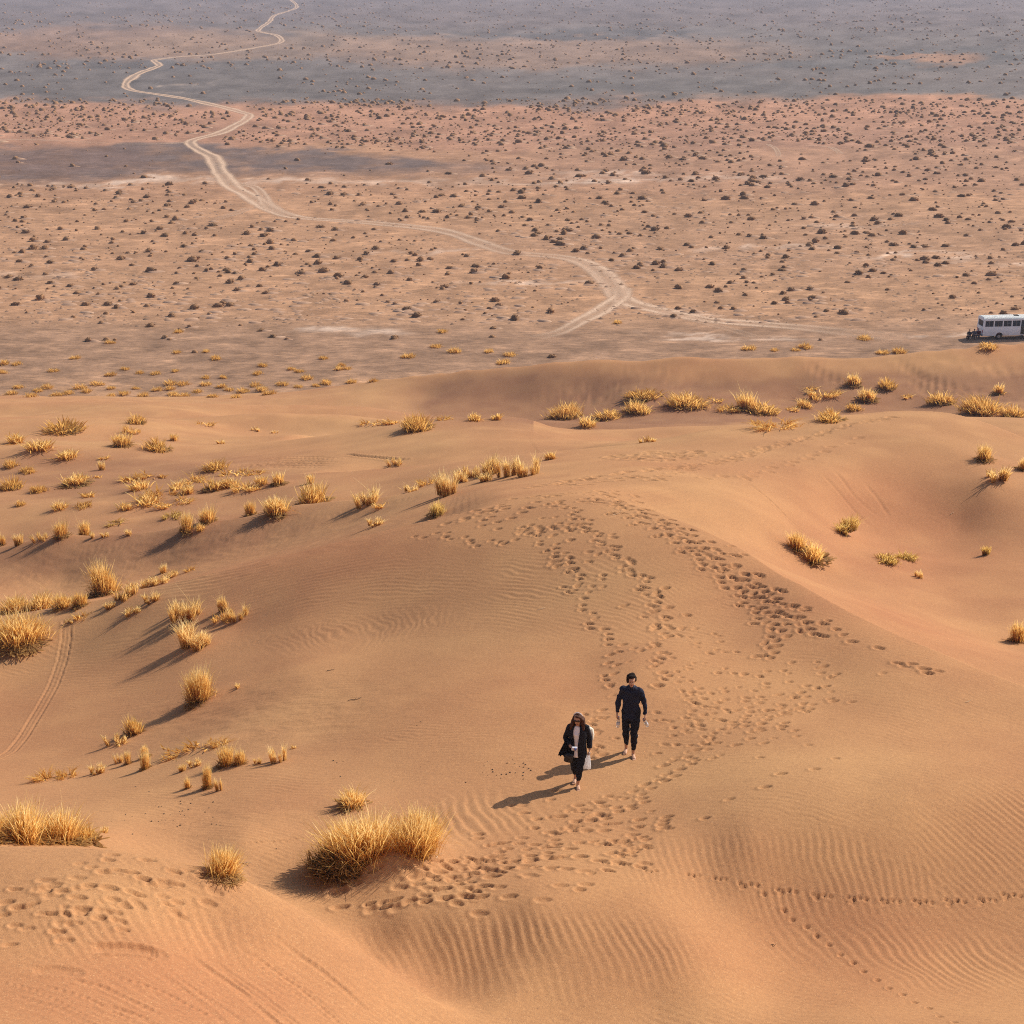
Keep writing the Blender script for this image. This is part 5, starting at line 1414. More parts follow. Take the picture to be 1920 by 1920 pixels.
loft(bm, [((0, -0.005, 0.70), 0.185, 0.135, 0), ((0, -0.005, 0.80), 0.172, 0.122, 0), ((0, 0, 0.93), 0.148, 0.108, 0), ((0, 0, 1.06), 0.138, 0.103, 0), ((0, -0.008, 1.20), 0.155, 0.122, 0), ((0, 0.0, 1.31), 0.140, 0.090, 0), ((0, 0.0, 1.365), 0.075, 0.066, 0)], 24)
melt(bm, 'shirt', WHITE_C, wo_, 0.012, 3, 0.012, 13)
bm = bmesh.new()
for (a, k, h) in ((aR, kR, hR), (aL, kL, hL)): limb(bm, [(h[0] * 0.8, h[1], 0.93), h, lerp(h, k, 0.5), k, lerp(k, a, 0.4), lerp(k, a, 0.78)], [0.09, 0.100, 0.090, 0.072, 0.064, 0.050])
ball(bm, (0, 0.01, 0.85), (0.150, 0.105, 0.11))
melt(bm, 'trousers', BLACK, wo_, 0.012, 4, 0.012, 19)
# open jacket: a shell round the back and sides, sleeves, drooping fronts
bm = bmesh.new()
secs = [(0.69, 0.195, 0.152, 12), (0.78, 0.190, 0.148, 8), (0.92, 0.180, 0.142, 8), (1.05, 0.175, 0.140, 10), (1.18, 0.196, 0.152, 15), (1.27, 0.182, 0.132, 20), (1.335, 0.140, 0.100, 26), (1.385, 0.082, 0.072, 34)]
rings = []; nn = 30
for inset in (0.0, 0.018):
    rr = []
    for (z, rx, ry, op) in secs:
        ring = []
        for k in range(nn + 1):
            a = R(-90 + op + (360 - 2 * op - 8) * k / nn - 4)
            dip = 0.02 * math.sin(k * 1.7) + 0.012 * math.sin(k * 3.1 + z * 6)
            ring.append(bm.verts.new(((rx - inset) * math.cos(a) * (1 + dip * 0.8), (ry - inset) * math.sin(a) * (1 + dip), z + (0.012 * math.sin(k * 0.9) if z < 0.7 else 0))))
        rr.append(ring)
    rings.append(rr)
for rr, fl in ((rings[0], False), (rings[1], True)):
    for a, b_ in zip(rr, rr[1:]):
        for k in range(nn):
            q = (a[k], a[k + 1], b_[k + 1], b_[k]); bm.faces.new(q[::-1] if fl else q)
for j in (0, nn):
    for i in range(len(secs) - 1): bm.faces.new((rings[0][i][j], rings[0][i + 1][j], rings[1][i + 1][j], rings[1][i][j]))
for i in (0, len(secs) - 1):
    for k in range(nn): bm.faces.new((rings[0][i][k], rings[1][i][k], rings[1][i][k + 1], rings[0][i][k + 1]))
for (s_, e, w) in ((sR, eR, wR), (sL, eL, wL)): limb(bm, [lerp((0, 0.01, 1.30), s_, 0.75), s_, lerp(s_, e, 0.5), e, lerp(e, w, 0.5), lerp(e, w, 0.86)], [0.052, 0.062, 0.062, 0.060, 0.056, 0.050])
finish(bm, 'jacket', BLACK, wo_, smooth=True)
bm = bmesh.new()
T = lambda v: Vector(hc) + HM @ Vector(v)
ball(bm, T((0, 0.024, 0.045)), (0.088, 0.098, 0.092), HM, 18)
for s_ in (-1, 1):
    limb(bm, [T((s_ * 0.060, -0.030, 0.075)), T((s_ * 0.088, -0.005, 0.0)), T((s_ * 0.105, -0.01, -0.10)), T((s_ * 0.118, -0.045, -0.20)), T((s_ * 0.105, -0.085, -0.29))], [0.03, 0.032, 0.040, 0.042, 0.022], 10)
    limb(bm, [T((s_ * 0.05, 0.06, 0.04)), T((s_ * 0.085, 0.06, -0.08)), T((s_ * 0.12, 0.03, -0.22))], [0.05, 0.055, 0.035], 10)
limb(bm, [T((0, 0.09, 0.02)), T((0, 0.11, -0.10)), T((0, 0.12, -0.24))], [0.06, 0.07, 0.05], 10)
ball(bm, T((0, -0.052, 0.085)), (0.060, 0.045, 0.040), HM, 12)
hair = melt(bm, 'hair', HAIR_BR, wo_, 0.010, 2, 0.03, 25)
bm = bmesh.new()
ps = [T((0.090 * math.cos(R(a)), 0.018, 0.062 + 0.082 * math.sin(R(a)))) for a in range(15, 170, 12)]
tube(bm, ps, [(0.011, 0.006)] * len(ps), 8)
finish(bm, 'hair_rim', WHITE_C, hair, smooth=True)  # white arc drawing the backlit rim along the hair

# sunglasses
bpy.context.view_layer.update()
sg = new_obj('sunglasses', None, None, mw(wo_, hc)); sg.scale = wo_.scale; sg.rotation_euler = (HM.to_4x4().to_euler().x, HM.to_4x4().to_euler().y, HM.to_4x4().to_euler().z + wo_.rotation_euler.z)
tag(sg, 'large dark sunglasses worn by the long haired walker', 'sunglasses')
FRM = plain_mat('glasses_frame', (0.03, 0.012, 0.014), 0.3, 0.5, 0.1)
for s_ in (-1, 1):
    bm = bmesh.new(); ball(bm, (s_ * 0.034, -0.096, 0.016), (0.031, 0.007, 0.026), None, 14); finish(bm, 'lens', LENS, sg, smooth=True)
bm = bmesh.new()
tube(bm, [(-0.014, -0.101, 0.014), (0.014, -0.101, 0.014)], 0.004, 8)
for s_ in (-1, 1): tube(bm, [(s_ * 0.066, -0.090, 0.014), (s_ * 0.082, -0.03, 0.010), (s_ * 0.082, 0.02, 0.0)], 0.004, 8)
finish(bm, 'frame', FRM, sg, smooth=True)

# things she carries
cup = new_obj('small_camera', None, None, mw(wo_, (wR[0] + 0.085, wR[1] - 0.075, wR[2] - 0.005)))
cup.rotation_euler = (0.2, 0.15, 0.3)
tag(cup, 'small white and blue camera held at the long haired walker\'s waist', 'camera')
bm = bmesh.new(); box(bm, (-0.052, -0.017, -0.034), (0.052, 0.017, 0.034)); finish(bm, 'camera_body', plain_mat('camera_white', (0.62, 0.68, 0.80), 0.35, 0.4, 0.1), cup, bevel=0.006)
bm = bmesh.new(); tube(bm, [(0.012, -0.017, 0), (0.012, -0.040, 0)], 0.023, 16); finish(bm, 'lens', plain_mat('camera_blue', (0.10, 0.16, 0.40), 0.3, 0.5, 0.2), cup)
# dark scarf over the bent forearm
bm = bmesh.new()
fm = lerp(eR, wR, 0.45)
rr = []
for i, (dz, wd, dx, dy) in enumerate(((0.070, 0.03, 0.01, 0.0), (0.055, 0.06, 0.0, -0.055), (-0.02, 0.075, -0.015, -0.085), (-0.12, 0.085, -0.045, -0.085), (-0.22, 0.095, -0.075, -0.07), (-0.30, 0.10, -0.095, -0.06))):
    rr.append([bm.verts.new((fm[0] + dx - wd + 2 * wd * k / 8 + 0.004 * math.sin(k * 2.0 + i), fm[1] + dy + 0.020 * math.sin(k * 1.6 + i * 0.7), fm[2] + dz + (0.025 * math.sin(k * 2.1) if i == 5 else 0))) for k in range(9)])
for a, b_ in zip(rr, rr[1:]):
    for k in range(8): bm.faces.new((a[k], a[k + 1], b_[k + 1], b_[k]))
bmesh.ops.solidify(bm, geom=bm.faces[:], thickness=0.012)
sc_ = finish(bm, 'scarf', BLACK, None, smooth=True)
sc_.location = wo_.location; sc_.rotation_euler = wo_.rotation_euler; sc_.scale = wo_.scale
tag(sc_, 'black scarf hanging over the bent forearm of the long haired walker', 'scarf')
# dark shoulder bag on the hip below it
bagd = new_obj('shoulder_bag', None, None, mw(wo_, (-0.165, -0.16, 0.72))); tag(bagd, 'small black bag hanging at the hip of the long haired walker', 'bag')
bagd.rotation_euler = (0, 0.1, -0.2)
bm = bmesh.new(); loft(bm, [((0, 0, -0.10), 0.075, 0.03, 0), ((0, 0, -0.09), 0.09, 0.042, 0), ((0, 0, 0.02), 0.085, 0.040, 0), ((0, 0, 0.08), 0.07, 0.022, 0)], 18); finish(bm, 'pouch', plain_mat('black_leather', (0.02, 0.018, 0.02), 0.5, 0.4, 0.2), bagd, smooth=True)
bm = bmesh.new(); tube(bm, catmull_pts([(-0.06, 0, 0.07), (-0.03, 0.02, 0.20), (0.04, 0.03, 0.25), (0.06, 0.0, 0.07)], 5), 0.006, 8); finish(bm, 'strap', BLACK, bagd, smooth=True)
# white plastic bag in the other hand
PLB = bpy.data.materials.new('plastic_bag'); PLB.use_nodes = True
nt = PLB.node_tree; b = nt.nodes['Principled BSDF']; b.inputs['Roughness'].default_value = 0.3
tc = node(nt, 'ShaderNodeTexCoord'); nz = noise_tex(nt, tc.outputs['Object'], 14, 3)
cc = mix_rgb(nt, nz, (0.80, 0.82, 0.86), (0.95, 0.95, 0.97)); nt.links.new(cc, b.inputs['Base Color'])
tl = node(nt, 'ShaderNodeBsdfTranslucent'); nt.links.new(cc, tl.inputs['Color']); mx = node(nt, 'ShaderNodeMixShader'); mx.inputs[0].default_value = 0.5
nt.links.new(b.outputs[0], mx.inputs[1]); nt.links.new(tl.outputs[0], mx.inputs[2]); nt.links.new(mx.outputs[0], nt.nodes['Material Output'].inputs['Surface'])
def crumpled(bm, secs_, seed, n_=26):
    rr = []; rg = random.Random(seed); ph = [rg.uniform(0, 6.28) for _ in range(4)]
    for i, (x, y, z, rx, ry) in enumerate(secs_):
        ring = []
        for k in range(n_):
            a = 2 * math.pi * k / n_
            q = 1 + 0.16 * math.sin(3 * a + ph[0] + i * 0.5) + 0.12 * math.sin(5 * a + ph[1] - i * 0.6) + 0.07 * math.sin(9 * a + ph[2])
            ring.append(bm.verts.new((x + rx * q * math.cos(a), y + ry * q * math.sin(a), z + 0.012 * math.sin(4 * a + ph[3]) * (i > 1))))
        rr.append(ring)
    for a, b_ in zip(rr, rr[1:]):
        for k in range(n_): bm.faces.new((a[k], a[(k + 1) % n_], b_[(k + 1) % n_], b_[k]))
    bm.faces.new(rr[-1]); bm.faces.new(rr[0][::-1])
bag = new_obj('plastic_bag', None, None, mw(wo_, (wL[0] - 0.012, wL[1] - 0.03, wL[2] - 0.085))); tag(bag, 'crumpled white plastic bag swinging from the long haired walker\'s hand', 'bag')
bag.rotation_euler = (0.1, 0.12, 0)
bm = bmesh.new(); crumpled(bm, [(0, 0, 0.0, 0.018, 0.014), (-0.01, 0, -0.05, 0.035, 0.022), (-0.02, 0, -0.12, 0.065, 0.038), (-0.02, -0.01, -0.20, 0.085, 0.05), (-0.015, -0.01, -0.27, 0.088, 0.05), (-0.015, -0.01, -0.305, 0.06, 0.035)], 4)
finish(bm, 'sack', PLB, bag)
bm = bmesh.new()
for s_ in (-1, 1): tube(bm, catmull_pts([(s_ * 0.012, 0, -0.02), (s_ * 0.018, -0.012, 0.03), (0, -0.016, 0.052), (-s_ * 0.010, 0.0, 0.02)], 4), [0.005] * 13, 6)
finish(bm, 'handle', PLB, bag, smooth=True)
bk = new_obj('small_backpack', None, None, mw(wo_, (0.16, 0.20, 1.08))); tag(bk, 'pale bundle slung on the back of the long haired walker', 'backpack')
bk.rotation_euler = (0.1, 0.0, 0.2)
bm = bmesh.new(); crumpled(bm, [(0, 0, -0.17, 0.07, 0.05), (0, 0, -0.14, 0.115, 0.075), (0, 0, 0.0, 0.12, 0.08), (0, 0, 0.12, 0.10, 0.065), (0, 0, 0.16, 0.05, 0.03)], 14); finish(bm, 'sack', plain_mat('cream_canvas', (0.72, 0.70, 0.62), 0.8, 0.2, 0.08, 20), bk, smooth=True)
bm = bmesh.new(); tube(bm, catmull_pts([(0.02, -0.03, 0.15), (0.0, -0.13, 0.27), (0.0, -0.22, 0.29)], 5), 0.008, 8); finish(bm, 'strap', plain_mat('canvas_strap', (0.5, 0.47, 0.4), 0.8, 0.2, 0.1), bk, smooth=True)
# ------------------------------------------------------------------ the minibus on the plain
PAINT, nt, b = new_mat('bus_white', 0.35, (0.74, 0.76, 0.80), 0.5)
tc = node(nt, 'ShaderNodeTexCoord'); nz = noise_tex(nt, tc.outputs['Object'], 2.5, 4)
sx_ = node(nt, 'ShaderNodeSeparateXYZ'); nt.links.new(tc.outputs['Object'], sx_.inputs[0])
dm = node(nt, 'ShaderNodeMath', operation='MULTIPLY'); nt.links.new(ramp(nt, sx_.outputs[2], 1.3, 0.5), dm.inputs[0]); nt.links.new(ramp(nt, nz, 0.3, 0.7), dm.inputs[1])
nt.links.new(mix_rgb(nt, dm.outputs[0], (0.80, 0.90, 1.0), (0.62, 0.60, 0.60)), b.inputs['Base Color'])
ROOFW = plain_mat('bus_roof_white', (0.88, 0.90, 0.90), 0.6, 0.3, 0.05, 3)
GLASS, nt, b = new_mat('tinted_glass', 0.08, (0.05, 0.06, 0.08), 0.5)
b.inputs['Transmission Weight'].default_value = 0.75; b.inputs['IOR'].default_value = 1.15
tc = node(nt, 'ShaderNodeTexCoord'); nz = noise_tex(nt, tc.outputs['Object'], 1.5, 2)
nt.links.new(mix_rgb(nt, nz, (0.10, 0.12, 0.16), (0.22, 0.25, 0.30)), b.inputs['Base Color'])
RUB = plain_mat('black_rubber', (0.018, 0.018, 0.018), 0.8, 0.2, 0.3, 12)
RIM = plain_mat('wheel_steel', (0.35, 0.35, 0.36), 0.45, 0.4, 0.2, 12, 0, 0.6)
DRKM = plain_mat('dark_metal', (0.03, 0.03, 0.033), 0.6, 0.3, 0.2)
CHRM = plain_mat('bumper_grey', (0.30, 0.31, 0.33), 0.4, 0.4, 0.15, 8, 0, 0.4)
REDL = plain_mat('red_lens', (0.45, 0.03, 0.02), 0.25, 0.5, 0.1)
LAMP = plain_mat('clear_lens', (0.75, 0.75, 0.72), 0.15, 0.5, 0.08)
SEAT = plain_mat('seat_vinyl', (0.13, 0.05, 0.06), 0.7, 0.2, 0.2)
CURT = plain_mat('curtain', (0.22, 0.13, 0.17), 0.9, 0.1, 0.2)
L_, Wd, Zb, Zt = 7.1, 2.08, 0.52, 2.62
hw = Wd / 2
brx = at_z(1836, 634, 0.0)
bus = new_obj('minibus', None, None, (brx[0], brx[1], 0.0))
bus.rotation_euler = (0, 0, R(5))
tag(bus, 'white minibus with dark windows parked on the plain at the right edge', 'minibus')
wins = [(0.20, 1.26), (1.39, 2.42), (2.54, 3.56), (3.69, 4.70)]
WB, WT = 1.66, 2.40
def side_panel(y, holes, arches, nm):
    bm = bmesh.new()
    out = [(0.04, Zb)]
    for ax in arches:
        for k in range(0, 13):
            a = math.pi - math.pi * k / 12
            out.append((ax + 0.46 * math.cos(a), Zb + 0.40 * math.sin(a)))
    out += [(L_ - 0.10, Zb), (L_, 0.95), (L_ - 0.03, 1.5), (L_ - 0.28, Zt), (0.10, Zt), (0.0, 1.6), (0.0, 0.75)]
    loops = [out] + [[(a, c_), (b_, c_), (b_, d), (a, d)] for (a, b_, c_, d) in holes]
    ed = []
    for lp in loops:
        vs = [bm.verts.new((x, y, z)) for x, z in lp]
        ed += [bm.edges.new((vs[i], vs[(i + 1) % len(vs)])) for i in range(len(vs))]
    bmesh.ops.triangle_fill(bm, use_beauty=True, use_dissolve=False, edges=ed)
    bmesh.ops.solidify(bm, geom=bm.faces[:], thickness=0.04)
    return finish(bm, nm, PAINT, bus)
DOOR = (4.80, 5.44, 0.62, 2.44)
side_panel(-hw, [(a, b_, WB, WT) for a, b_ in wins] + [DOOR, (6.15, 6.70, WB - 0.05, WT - 0.08)], (2.10, 5.86), 'side_panel')
side_panel(hw, [(a, b_, WB, WT) for a, b_ in wins] + [(4.82, 5.9, WB, WT), (6.12, 6.70, WB - 0.05, WT - 0.08)], (2.10, 5.86), 'side_panel')
# roof: curved sheet with rounded edges
bm = bmesh.new()
prof = [(-hw - 0.02, Zt - 0.06), (-hw + 0.02, Zt + 0.04), (-hw + 0.16, Zt + 0.12), (-0.5, Zt + 0.17), (0, Zt + 0.19), (0.5, Zt + 0.17), (hw - 0.16, Zt + 0.12), (hw - 0.02, Zt + 0.04), (hw + 0.02, Zt - 0.06)]
rr = []
for x, dz, q in ((0.02, -0.10, 0.96), (0.14, -0.02, 0.99), (0.5, 0, 1), (3.5, 0.01, 1), (6.2, 0, 1), (6.65, -0.03, 0.99), (6.92, -0.12, 0.96)):
    rr.append([bm.verts.new((x, y * q, z + dz)) for y, z in prof])
for a, b_ in zip(rr, rr[1:]):
    for k in range(len(prof) - 1): bm.faces.new((a[k], a[k + 1], b_[k + 1], b_[k]))
bmesh.ops.solidify(bm, geom=bm.faces[:], thickness=0.03)
roof = finish(bm, 'roof', ROOFW, bus)
bm = bmesh.new(); box(bm, (4.2, -0.3, Zt + 0.17), (4.75, 0.3, Zt + 0.25)); finish(bm, 'roof_vent', DRKM, roof, bevel=0.02)
# rear and front walls with openings
def end_panel(x, holes, nm, lean=0.0):
    bm = bmesh.new()
    out = [(-hw, Zb), (hw, Zb), (hw, Zt - 0.02), (hw - 0.2, Zt + 0.10), (-hw + 0.2, Zt + 0.10), (-hw, Zt - 0.02)]
    ed = []
    for lp in [out] + [[(a, c_), (b_, c_), (b_, d), (a, d)] for (a, b_, c_, d) in holes]:
        vs = [bm.verts.new((x + lean * max(0, z - 1.5), y, z)) for y, z in lp]
        ed += [bm.edges.new((vs[i], vs[(i + 1) % len(vs)])) for i in range(len(vs))]
    bmesh.ops.triangle_fill(bm, use_beauty=True, use_dissolve=False, edges=ed)
    bmesh.ops.solidify(bm, geom=bm.faces[:], thickness=0.04)
    return finish(bm, nm, PAINT, bus)
rear = end_panel(0.03, [(-0.80, 0.80, 1.62, 2.36)], 'rear_panel', 0.06)
front = end_panel(L_ - 0.05, [(-0.92, -0.03, 1.45, 2.34), (0.03, 0.92, 1.45, 2.34)], 'front_panel', -0.22)
def pane(a, b_, y, nm='window', mat=GLASS, z0=WB, z1=WT, div=True):
    bm = bmesh.new(); box(bm, (a + 0.012, y - 0.006, z0 + 0.012), (b_ - 0.012, y + 0.006, z1 - 0.012)); w = finish(bm, nm, mat, bus)
    bm = bmesh.new(); t = 0.028; s_ = -0.016 if y < 0 else 0.016
    ys_ = (y + s_ - 0.014, y + s_ + 0.014)
    for lo, hi in (((a, z0), (b_, z0 + t)), ((a, z1 - t), (b_, z1)), ((a, z0 + t), (a + t, z1 - t)), ((b_ - t, z0 + t), (b_, z1 - t))) + (((((a + b_) / 2 - 0.015, z0 + t), ((a + b_) / 2 + 0.015, z1 - t)),) if div else ()):
        box(bm, (lo[0], ys_[0], lo[1]), (hi[0], ys_[1], hi[1]))
    finish(bm, 'frame', DRKM if nm == 'door' else CHRM, w)
    return w
for a, b_ in wins:
    pane(a, b_, -hw + 0.02); pane(a, b_, hw - 0.02)
pane(6.15, 6.70, -hw + 0.02, z0=WB - 0.05, z1=WT - 0.08, div=False); pane(6.12, 6.70, hw - 0.02, z0=WB - 0.05, z1=WT - 0.08, div=False); pane(4.82, 5.9, hw - 0.02)
DGL = plain_mat('door_dark', (0.035, 0.042, 0.035), 0.3, 0.4, 0.3, 3)
bm = bmesh.new(); box(bm, (DOOR[0] + 0.02, -hw + 0.03, DOOR[2] + 0.02), (DOOR[1] - 0.02, -hw + 0.06, 1.62)); door = finish(bm, 'door', DGL, bus); door['label'] = 'dark folding door'
bm = bmesh.new(); box(bm, (DOOR[0] + 0.05, -hw + 0.035, 1.66), (DOOR[1] - 0.05, -hw + 0.05, 2.40)); finish(bm, 'pane', GLASS, door)
bm = bmesh.new()
for x in (DOOR[0] + 0.02, (DOOR[0] + DOOR[1]) / 2 - 0.02, DOOR[1] - 0.06): box(bm, (x, -hw + 0.015, DOOR[2] + 0.02), (x + 0.04, -hw + 0.028, DOOR[3] - 0.02))
finish(bm, 'leaf_frame', DRKM, door)
bm = bmesh.new(); box(bm, (DOOR[0] + 0.33, -hw - 0.03, 1.2), (DOOR[0] + 0.36, -hw + 0.01, 1.5)); finish(bm, 'handle', CHRM, door)
bm = bmesh.new(); box(bm, (0.075, -0.79, 1.63), (0.090, 0.79, 2.35)); finish(bm, 'rear_window', CURT if False else GLASS, bus)
for y0, y1 in ((-0.91, -0.04), (0.04, 0.91)):
    bm = bmesh.new(); box(bm, (-0.006, y0, 1.46), (0.006, y1, 2.33)); bmesh.ops.transform(bm, matrix=Matrix.Translation((L_ - 0.05 + 0.33, 0, 0)) @ Matrix.Shear('YZ', 4, (0, 0)) , verts=bm.verts)
    for v in bm.verts: v.co.x += -0.22 * (v.co.z - 1.5) - 0.35
    finish(bm, 'windscreen', GLASS, bus)
bm = bmesh.new(); box(bm, (0.06, -hw + 0.06, Zb + 0.02), (L_ - 0.2, hw - 0.06, Zb + 0.10)); finish(bm, 'floor', DRKM, bus)
for k in range(5):
    for y in (-0.62, 0.62):
        bm = bmesh.new(); x = 0.75 + k * 0.95
        box(bm, (x, y - 0.38, Zb + 0.10), (x + 0.45, y + 0.38, Zb + 0.55)); box(bm, (x - 0.10, y - 0.38, Zb + 0.40), (x, y + 0.38, Zb + 1.25))
        finish(bm, 'passenger_seat', SEAT, bus)
for (x0, x1) in ((0.08, 0.22), (1.27, 1.42), (2.40, 2.56), (3.55, 3.72)):
    bm = bmesh.new(); box(bm, (x0, hw - 0.10, WB), (x1 + 0.12, hw - 0.07, WT)); finish(bm, 'curtain', CURT, bus)
bm = bmesh.new(); box(bm, (-0.10, -hw + 0.02, 0.46), (0.03, hw - 0.02, 0.64)); finish(bm, 'rear_bumper', CHRM, bus, bevel=0.02)
bm = bmesh.new(); box(bm, (L_ - 0.02, -hw - 0.01, 0.42), (L_ + 0.12, hw + 0.01, 0.64)); finish(bm, 'front_bumper', CHRM, bus, bevel=0.02)
for y in (-0.86, 0.86):
    bm = bmesh.new(); box(bm, (-0.03, y - 0.09, 0.85), (0.03, y + 0.09, 1.20)); finish(bm, 'tail_light', REDL, rear, bevel=0.01)
    bm = bmesh.new(); tube(bm, [(L_ - 0.06, y * 0.85, 0.95), (L_ + 0.02, y * 0.85, 0.95)], 0.12, 16); finish(bm, 'headlight', LAMP, front)
bm = bmesh.new(); box(bm, (L_ - 0.04, -0.45, 0.80), (L_ + 0.015, 0.45, 1.15)); finish(bm, 'grille', DRKM, front)
for y in (-1, 1):
    bm = bmesh.new(); tube(bm, [(L_ - 0.25, y * hw, 2.1), (L_ - 0.1, y * (hw + 0.2), 2.1), (L_ - 0.1, y * (hw + 0.2), 1.9)], 0.014, 8); box(bm, (L_ - 0.13, y * (hw + 0.2) - 0.09, 1.65), (L_ - 0.07, y * (hw + 0.2) + 0.09, 1.95)); finish(bm, 'mirror', DRKM, bus)
for x in (2.10, 5.86):
    for y in (-1, 1):
        bm = bmesh.new()
        bmesh.ops.create_cone(bm, cap_ends=True, segments=28, radius1=0.385, radius2=0.385, depth=0.24, matrix=Matrix.Translation((x, y * (hw - 0.16), 0.385)) @ Matrix.Rotation(R(90), 4, 'X'))
        w = finish(bm, 'wheel', RUB, bus, bevel=0.03)
        bm = bmesh.new()
        bmesh.ops.create_cone(bm, cap_ends=True, segments=24, radius1=0.21, radius2=0.19, depth=0.03, matrix=Matrix.Translation((x, y * (hw - 0.035), 0.385)) @ Matrix.Rotation(R(90) * (1 if y < 0 else -1), 4, 'X'))
        bmesh.ops.create_cone(bm, cap_ends=True, segments=16, radius1=0.08, radius2=0.06, depth=0.05, matrix=Matrix.Translation((x, y * (hw - 0.012), 0.385)) @ Matrix.Rotation(R(90) * (1 if y < 0 else -1), 4, 'X'))
        finish(bm, 'rim', RIM, w)
        bm = bmesh.new(); tube(bm, [(x - 0.46 * math.cos(a * math.pi / 10), y * (hw + 0.012), Zb + 0.405 * math.sin(a * math.pi / 10)) for a in range(11)], 0.022, 6); finish(bm, 'arch_trim', DRKM, bus, smooth=True)
bm = bmesh.new(); box(bm, (0.5, -0.5, 0.36), (6.6, 0.5, 0.50)); finish(bm, 'chassis', DRKM, bus)
bm = bmesh.new(); box(bm, (0.05, -hw - 0.024, 1.50), (4.76, -hw - 0.003, 1.53)); finish(bm, 'trim_strip', CHRM, bus)

# three people sitting in the shade behind it
def seated(px, py, yaw, cols, label):
    q = at_z(px, py, 0.0)
    p = new_obj('person', None, None, (q[0], q[1], 0.0)); p.rotation_euler = (0, 0, yaw); tag(p, label, 'person')
    hc = (0, -0.10, 1.20); HM = Matrix.Rotation(R(12), 3, 'X')
    sh, tr_, hr = cols
    bm = bmesh.new(); head_parts(bm, hc, HM)
    limb(bm, [(0, -0.02, 1.00), (0, -0.06, 1.12)], [0.055, 0.055])
    loft(bm, [((0, 0, 0.42), 0.16, 0.11, 0), ((0, -0.01, 0.65), 0.14, 0.10, 0), ((0, -0.03, 0.90), 0.17, 0.105, 0), ((0, -0.04, 1.04), 0.08, 0.06, 0)])
    for s_ in (-1, 1):
        limb(bm, [(s_ * 0.10, 0, 0.47), (s_ * 0.14, -0.42, 0.50), (s_ * 0.13, -0.44, 0.25), (s_ * 0.13, -0.42, 0.06)], [0.075, 0.06, 0.05, 0.035])
        limb(bm, [(s_ * 0.18, -0.03, 0.98), (s_ * 0.25, -0.12, 0.74), (s_ * 0.10, -0.36, 0.62)], [0.05, 0.04, 0.03])
        hand(bm, (s_ * 0.10, -0.36, 0.62), (-s_ * 0.5, -1, -0.2), (0, 0, -1), (-s_, 0.4, 0), 0.4)
        foot(bm, (s_ * 0.13, -0.42, 0.08), (s_ * 0.14, -0.57, 0.0))
    melt(bm, 'body', SKIN, p, 0.014, 2)
    eyes_and_mouth(p, hc, HM)
    bm = bmesh.new()
    loft(bm, [((0, 0, 0.42), 0.19, 0.14, 0), ((0, -0.01, 0.65), 0.175, 0.13, 0), ((0, -0.03, 0.90), 0.195, 0.13, 0), ((0, -0.03, 1.00), 0.14, 0.095, 0), ((0, -0.045, 1.06), 0.065, 0.06, 0)])
    for s_ in (-1, 1): limb(bm, [(s_ * 0.15, -0.03, 0.96), (s_ * 0.20, -0.03, 0.96), (s_ * 0.255, -0.12, 0.74), (s_ * 0.13, -0.32, 0.635)], [0.06, 0.075, 0.06, 0.05])
    melt(bm, 'shirt', sh, p, 0.016, 3)
    bm = bmesh.new(); ball(bm, (0, 0, 0.47), (0.185, 0.14, 0.11))
    for s_ in (-1, 1): limb(bm, [(s_ * 0.10, 0, 0.48), (s_ * 0.12, -0.22, 0.50), (s_ * 0.14, -0.42, 0.50), (s_ * 0.13, -0.45, 0.30), (s_ * 0.13, -0.43, 0.12)], [0.10, 0.092, 0.078, 0.070, 0.055])
    melt(bm, 'trousers', tr_, p, 0.016, 3)
    bm = bmesh.new(); T = lambda v: Vector(hc) + HM @ Vector(v)
    ball(bm, T((0, 0.022, 0.05)), (0.088, 0.10, 0.09), HM, 16); ball(bm, T((0, 0.055, 0)), (0.078, 0.065, 0.085), HM, 12)
    melt(bm, 'hair', hr, p, 0.014, 2)
    return q
qs = [seated(1817, 637, R(-38), (NAVY, BLACK, HAIR_DK), 'seated person in dark clothes leftmost of three beside the minibus rear'),
      seated(1826, 636, R(-30), (GREY_C, BLACK, HAIR_DK), 'seated person in grey top in the middle of three by the minibus'),
      seated(1833.5, 635, R(-26), (RED_C, BLUE_C, HAIR_BR), 'seated person in maroon top rightmost of three by the minibus')]
bench = new_obj('bench', None, None, ((qs[0][0] + qs[2][0]) / 2, (qs[0][1] + qs[2][1]) / 2, 0)); tag(bench, 'low dark plank bench under the three seated people by the minibus', 'bench')
bench.rotation_euler = (0, 0, math.atan2(qs[2][1] - qs[0][1], qs[2][0] - qs[0][0]))
blen = math.hypot(qs[2][1] - qs[0][1], qs[2][0] - qs[0][0]) / 2 + 0.28
WOOD = plain_mat('dark_plank', (0.06, 0.045, 0.035), 0.8, 0.2, 0.3, 12)
bm = bmesh.new(); box(bm, (-blen, -0.13, 0.335), (blen, 0.15, 0.375)); finish(bm, 'seat', WOOD, bench, bevel=0.006)
for x in (-blen + 0.15, blen - 0.15):
    bm = bmesh.new(); box(bm, (x - 0.03, -0.11, -0.02), (x + 0.03, 0.13, 0.334)); finish(bm, 'leg', WOOD, bench)

